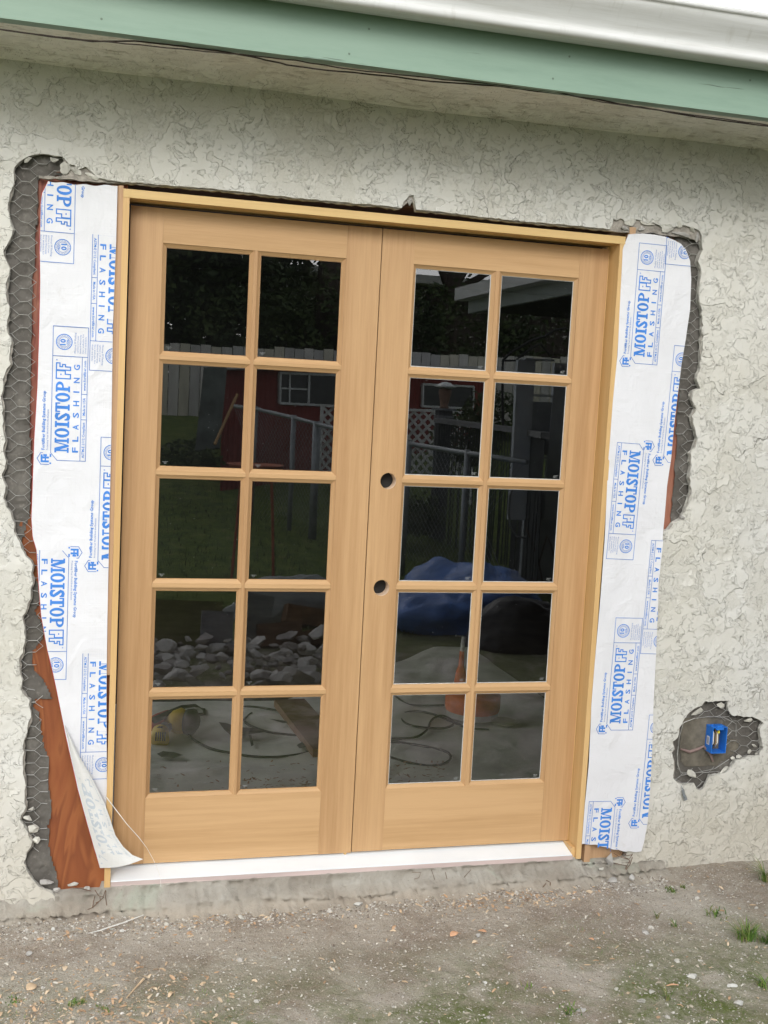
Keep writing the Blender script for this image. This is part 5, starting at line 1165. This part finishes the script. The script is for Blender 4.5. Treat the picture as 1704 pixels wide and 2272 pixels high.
# leaning lumber and a hoe
tag((lambda B: ([B.bar(rv(*Z1(345+k*42, 1860-k*6), 8.0), rv(*Z1(420+k*38, 1140), 8.6), .055, .03) for k in range(5)], B.build('leaning_frame', mixed('dull_green_panel', (.085, .10, .088), .8, .4, 4)))[1])(MB()), 'stack of dull narrow panels leaning on the left end of the red shed', 'panels')
B = MB(); B.tube([rv(*Z1(680, 1370), 8.3), rv(*Z1(495, 1800), 7.9)], .016, 8); tag(B.build('tool_handle', mixed('old_handle', (.42, .26, .12), .6)), 'pale wooden tool handle leaning on the red shed', 'handle')
# chain link fence with a top rail
cf = empty('chain_link_fence', 'grey chain link fence running towards the house', 'fence')
rail = [rv(506, 877, 8.5), rv(551, 884, 8.0), rv(635, 903, 7.3), rv(719, 926, 6.7), rv(884, 959, 5.7), rv(1010, 980, 4.9), rv(1137, 998, 4.1)]
gm_ = mixed('dull_steel', (.30, .32, .33), .5, .15, 20, metal=.4)
B = MB(); B.tube(rail, .021, 8); B.build('top_rail', gm_, cf, True)
for i, p in enumerate([rail[1], rail[2], rv(686, 918, 6.95), rail[4], rail[5]]): B = MB(); B.tube([(p.x, p.y, gz(p.x, p.y)-.05), (p.x, p.y, p.z+.03)], .026 if i != 2 else .04, 8); B.build('fence_post', gm_, cf, True)
B = MB(); tot = sum((rail[i+1]-rail[i]).length for i in range(6))
def rp(s):
    for i in range(6):
        L = (rail[i+1]-rail[i]).length
        if s <= L or i == 5: return rail[i].lerp(rail[i+1], min(1, s/L))
        s -= L
s = 0
while s < tot:
    for sg in (1, -1):
        s2 = s+sg*1.0
        if 0 < s2 < tot: p = rp(s); q_ = rp(s2); B.tube([p, (q_.x, q_.y, p.z-1.05)], .0022, 3, False)
    s += .06
B.build('wire_mesh', gm_, cf)
# lattice
lt = empty('lattice_panel', 'white diagonal lattice panel before the red shed', 'lattice'); Y = 8.6
p, q_ = rv(700, 880, Y), rv(1014, 1035, Y-.0); x0, x1, z1_, z0_ = p.x, q_.x, rv(880, 888, Y).z, rv(880, 1022, Y).z
B = MB(); hL = z1_-z0_; st = .115; k = x0-hL
while k < x1:
    for sg in (0, 1):
        a, b = (k, z0_), (k+hL, z1_)
        if sg: a, b = (k, z1_), (k+hL, z0_)
        if a[0] < x0: f = (x0-a[0])/hL; a = (x0, a[1]+(b[1]-a[1])*f)
        if b[0] > x1: f = (x1-a[0])/(b[0]-a[0]); b = (x1, a[1]+(b[1]-a[1])*f)
        if b[0]-a[0] > .02: B.bar((a[0], -Y+.006*sg*2, a[1]), (b[0], -Y+.006*sg*2, b[1]), .03, .007, (0, 1, 0))
    k += st
B.build('lattice_slats', mixed('white_lattice', (.66, .67, .66), .7), lt)
B = MB(); B.box(x0, x1, -Y-.02, -Y+.03, z1_, z1_+.03); B.box(x0, x1, -Y-.02, -Y+.03, z0_-.03, z0_); B.box(x0-.03, x0, -Y-.02, -Y+.03, z0_-.03, z1_+.03); B.box(x1, x1+.03, -Y-.02, -Y+.03, z0_-.8, z1_+.03); B.build('lattice_frame', mixed('white_lattice_frame', (.66, .67, .66), .7), lt)
# pillar with glass lantern, dark slatted fence behind it
pi_ = empty('pillar', 'dark grey square post with a flat cap near the lattice', 'post'); Y = 7.0
c = rv(960, 883, Y); hw = .068; g0 = gz(c.x, -Y)-.05; dg = mixed('dark_grey_paint', (.10, .105, .11), .7, .15, 6)
B = MB(); B.box(c.x-hw, c.x+hw, c.y-hw, c.y+hw, g0, c.z-.02); B.build('post', dg, pi_)
B = MB(); B.box(c.x-hw-.03, c.x+hw+.03, c.y-hw-.03, c.y+hw+.03, c.z-.0195, c.z); B.box(c.x-hw-.012, c.x+hw+.012, c.y-hw-.012, c.y+hw+.012, c.z-.09, c.z-.07); B.build('cap', mixed('grey_cap', (.22, .23, .24), .6), pi_)
la = empty('lantern', 'clay coloured garden lantern with a scalloped glass top on the dark post', 'lantern')
B = MB(); B.lathe((c.x, c.y, c.z+.0005), [(0, 0), (.045, 0), (.05, .01), (.04, .03), (.048, .08), (.062, .14), (.064, .17), (.055, .195), (.03, .2)], 18); B.build('body', mixed('terracotta', (.24, .15, .11), .5, .15, 20), la, True)
B = MB(); B.lathe((c.x, c.y, c.z+.20), [(.03, 0), (.10, .012), (.105, .02), (.085, .03), (.06, .05), (.03, .062), (.0, .066)], 18); B.build('top', mixed('glass_top', (.62, .66, .64), .15, .3, 90, spec=.8), la, True)
sf_ = empty('slatted_fence', 'dark slatted fence running right from the dark grey post', 'fence')
pa, pb = rv(944, 908, 6.95), rv(1120, 930, 5.9); pc = Vector((rv(1175, 1000, 4.6).x, -4.6, pb.z))
B = MB(); B.bar(pa, pb, .08, .05); B.bar(pb, pc, .08, .05); B.build('top_rail', mixed('weathered_rail', (.25, .25, .25), .8), sf_)
B = MB(); rr = random.Random(3)
for a, b in ((pa, pb), (pb, pc)):
    L = (b-a).length; s = 0
    while s < L: p = a.lerp(b, s/L); tl_ = rr.uniform(-.02, .02); B.bar((p.x, p.y, p.z-.03), (p.x+tl_, p.y, gz(p.x, p.y)), .028, .004); s += .036
B.build('slats', mixed('dark_slats', (.055, .06, .06), .7, .4, 9, vsc=(1, 1, .2)), sf_)
# white framed door standing beside the wing
wd_ = empty('framed_door', 'pale grey door in a white frame standing at the side of the yard', 'door'); Y = 5.3
def bx(B, q0, q1, d0=.0, d1=.05):
    p, q_ = rv(*q0, Y), rv(*q1, Y); B.box(p.x, q_.x, -Y+d0, -Y+d1, q_.z, p.z)
gw = mixed('white_frame_paint', (.50, .53, .56), .6, .1, 5)
B = MB(); bx(B, Z2(1050, 900), Z2(1110, 2300)); bx(B, Z2(1365, 930), Z2(1425, 2300)); bx(B, Z2(1111, 885), Z2(1364, 915), .001, .049); bx(B, Z2(1111, 1195), Z2(1364, 1225), .001, .049); bx(B, Z2(1111, 1740), Z2(1364, 1775), .001, .049); B.build('frame', gw, wd_)
B = MB(); bx(B, Z2(1150, 1260), Z2(1340, 1738), .01, .035); B.build('panel', mixed('grey_panel', (.30, .32, .345), .7, .1, 5), wd_)
B = MB(); bx(B, Z4(1270, 100), Z4(1650, 1150), -.06, -.01); B.build('lower_panel', mixed('grey_lower_panel', (.36, .38, .40), .7, .12, 4), wd_)
# gazebo like iron arch
ar = MB()
for Yk in (6.2, 6.8):
    pts = [rv(*Z2(a, b), Yk) for a, b in ((930, 1000), (935, 900), (1010, 830), (1100, 780), (1180, 730), (1290, 700), (1380, 645), (1480, 630))]; ar.tube(pts, .012, 6)
    ar.tube([rv(*Z2(a, b), Yk) for a, b in ((1060, 890), (1180, 800), (1260, 760), (1340, 860))], .010, 6)
ar.tube([rv(*Z2(940, 905), 6.2), rv(*Z2(1340, 905), 6.2)], .010, 6); ar.tube([rv(*Z2(930, 1000), 6.2), rv(*Z2(930, 1500), 6.2)], .012, 6); ar.tube([rv(*Z2(1060, 890), 6.2), rv(*Z2(1060, 1500), 6.2)], .012, 6)
tag(ar.build('garden_arch', MT['black']), 'thin black iron arch in front of the trees', 'arch')
# the house wing at the right
wg = empty('house_wing', 'wing of the same house with dark siding and a deep pale fascia', 'house wing')
wx = 4.35; p5 = rv(1016, 678, 5.2); p5t = rv(1016, 621, 5.2); zb_, zt_ = p5.z, p5t.z
B = MB(); B.box(p5.x-.02, p5.x+.02, -5.2, -.62, zb_, zt_); B.build('fascia', mixed('wing_fascia', (.36, .40, .38), .7, .1, 3), wg)
B = MB(); B.box(p5.x+.02, wx+1.5, -5.2, -.62, zb_+.02, zb_+.03); B.build('soffit', dk, wg)
g_ = rv(*Z2(620, 340), 5.25); B = MB(); B.box(p5.x-.12, p5.x-.021, -5.26, -.9, g_.z-.05, g_.z+.05); B.build('gutter', MT['gutter'], wg)
B = MB(); B.box(wx, wx+.1, -5.0, -.62, -.5, zb_+.019); B.build('wall', mixed('dark_siding', (.085, .08, .075), .85, .2, 5, .01, 12, vsc=(1, 1, 8)), wg)
B = MB(); B.quad((p5.x-.03, -5.25, zt_+.004), (wx+1.6, -5.25, zt_+.5), (wx+1.6, -.6, zt_+.5), (p5.x-.03, -.6, zt_+.004)); B.build('roof', mixed('wing_roof', (.14, .135, .13), .9, .3, 20), wg)
# orange fire bowl
fbw = empty('fire_bowl', 'rusty orange round fire bowl on the lawn', 'fire bowl'); c = rv(552, 1003, 5.6); rs = mixed('rusty_orange', (.34, .11, .06), .8, .2, 20)
B = MB(); B.lathe((c.x, c.y, c.z), [(.0, -.09), (.12, -.08), (.20, -.03), (.235, .0), (.225, .0), (.19, -.02), (.1, -.06), (0, -.07)], 28); B.build('bowl', rs, fbw, True)
for k in range(3):
    a = k*2.1+.5; B = MB(); B.tube([(c.x+.14*math.cos(a), c.y+.14*math.sin(a), c.z-.06), (c.x+.2*math.cos(a), c.y+.2*math.sin(a), gz(c.x, c.y))], .012, 6); B.build('leg', rs, fbw)
# tarp heap, black bag
def heap(name, c, rx, ry, rz, mat, label, cat, seed, cr=.12):
    bm = bmesh.new(); bmesh.ops.create_icosphere(bm, subdivisions=5, radius=1)
    for v in bm.verts:
        n_ = v.co.copy(); k = 1+cr*noise.noise(n_*1.6+Vector((seed, 0, 0)))+cr*.55*abs(noise.noise(n_*4+Vector((0, seed, 0))))+cr*.25*abs(noise.noise(n_*9+Vector((0, seed, 3))))
        z = max(-.15, n_.z*k); v.co = Vector((c.x+n_.x*k*rx*(1+.25*max(0, -n_.z+.3)), c.y+n_.y*k*ry, c.z+z*rz))
    me = bpy.data.meshes.new(name); bm.to_mesh(me); bm.free(); me.materials.append(mat)
    for p in me.polygons: p.use_smooth = True
    o = bpy.data.objects.new(name, me); COL.objects.link(o); return tag(o, label, cat)
def base(px, py_top, Y): t = rv(px, py_top, Y); return Vector((t.x, t.y, gz(t.x, -Y))), t.z-gz(t.x, -Y)
c, h_ = base(1005, 1212, 4.05); heap('blue_tarp', c, .60, .46, h_*.84, mixed('blue_tarpaulin', (.09, .19, .47), .45, .2, 5, .01, 14, spec=.5), 'blue tarpaulin draped over a heap in the yard', 'tarp', 3, .34)
c, h_ = base(1128, 1278, 3.35); heap('black_bag', c, .36, .28, h_*.9, mixed('black_plastic_bag', (.018, .018, .018), .5, .1, 10, spec=.4), 'dark full plastic bag standing before the blue tarpaulin', 'bag', 9, .12)
c, h_ = base(600, 1222, 4.4); heap('plastic_sheet', Vector((c.x+.12, c.y, c.z)), .42, .22, h_*.8, mixed('dusty_plastic_sheet', (.26, .28, .27), .6, .15, 6), 'dusty crumpled plastic sheet behind the rubble', 'plastic sheet', 5, .2)
# rubble pile
rr = random.Random(77)
pm2 = [mixed('rubble_pale', (.54, .53, .50), .9, .2, 10), mixed('rubble_mid', (.36, .34, .32), .9, .25, 10)]
for k in range(130):
    a = rr.uniform(60, 1520); b = rr.uniform(1450, 1800); p = rg(*Z3(a, b), -.28); zc = gz(p.x, p.y)+rr.uniform(.02, .12)
    s = .022+.055*rr.random()**1.6
    me = lump((p.x, p.y, zc), s*1.3, s, s*.75, 500+k, pm2[0] if rr.random() < .55 else pm2[1], rr.uniform(-.5, .5)); o = bpy.data.objects.new('rubble_chunk', me); COL.objects.link(o)
    tag(o, 'broken stucco chunk in the rubble pile behind the camera', 'rubble', 'rubble pile in the yard')
for q0, s, col, lb in (((600, 1390), (.10, .02, .13), (.20, .21, .22), 'grey slab leaning at the back of the rubble pile'), ((930, 1320), (.09, .02, .16), (.17, .19, .18), 'taller greenish slab leaning behind the rubble pile'), ((1360, 1180), (.16, .10, .06), (.17, .10, .05), 'brown crushed box above the rubble pile'), ((1120, 1330), (.14, .1, .07), (.13, .08, .045), 'dark brown board behind the rubble pile, left of the box'), ((1390, 1340), (.16, .1, .05), (.12, .075, .04), 'long brown scrap right behind the rubble pile'), ((300, 1310), (.26, .03, .14), (.13, .14, .05), 'mossy yellow green board standing at the left of the rubble')):
    p = rg(*Z3(q0[0], q0[1]+100), -.3); B = MB(); M = Matrix.Translation((p.x, p.y, gz(p.x, p.y)+s[2]))@Matrix.Rotation(.25, 4, 'X')@Matrix.Rotation(rr.uniform(-.2, .2), 4, 'Y'); B.box(-s[0], s[0], -s[1], s[1], -s[2], s[2], M)
    tag(B.build('debris', mixed('debris_%d' % q0[0], col, .85, .25, 8)), lb, 'debris')
# lawn
AL = (-3.5, 5, 3.6, 9.5); tag(scatter('lawn_grass', 16000, [LF[0], LF[1], LF[2]], AL, (.03, .075), 'blade', 16), kind='stuff', label='rough dark lawn in the yard', cat='grass')
for k, (px, py, Y, s, n, lb) in enumerate(((395, 985, 8.6, .35, 700, 'low plant on the bank at the left end of the shed'), (470, 1000, 7.6, .28, 600, 'dark plant at the foot of the leaning panels'), (1010, 940, 7.6, .5, 1200, 'leafy plant behind the dark slatted fence'), (900, 1110, 6.6, .35, 900, 'flowering plant at the foot of the dark post'), (1075, 905, 7.2, .45, 1000, 'taller leafy plant rising over the slatted fence'))):
    p = rv(px, py, Y); rr_ = random.Random(k+200); B = MB(); clump(B, (p.x, p.y, p.z), s, s*.8, s*.8, n, .035, rr_); tag(B.build('plant', LF), lb, 'plant')
# hose and dead twigs by the pale door
B = MB(); pts = [rv(*Z4(a, b), 5.1) for a, b in ((1160, 60), (1120, 150), (1110, 300), (1130, 430), (1180, 500), (1250, 520), (1300, 470), (1310, 380), (1285, 250))]; B.tube(pts, .010, 6); tag(B.build('garden_hose', mixed('grey_hose', (.22, .22, .22), .6)), 'looped grey hose hanging beside the pale framed door', 'hose')
B = MB()
for P in (((1270, 440), (1330, 600), (1370, 720), (1400, 880)), ((1390, 290), (1370, 500), (1360, 700), (1355, 880)), ((1500, 680), (1470, 560), (1440, 500), (1410, 600), (1370, 740), (1290, 810)), ((1345, 320), (1355, 560), (1365, 700))): B.tube([rv(*Z4(a, b), 4.9) for a, b in P], .007, 5)
tag(B.build('dead_branch', MT['rust']), 'bare dead branch standing before the pale framed door', 'branch')
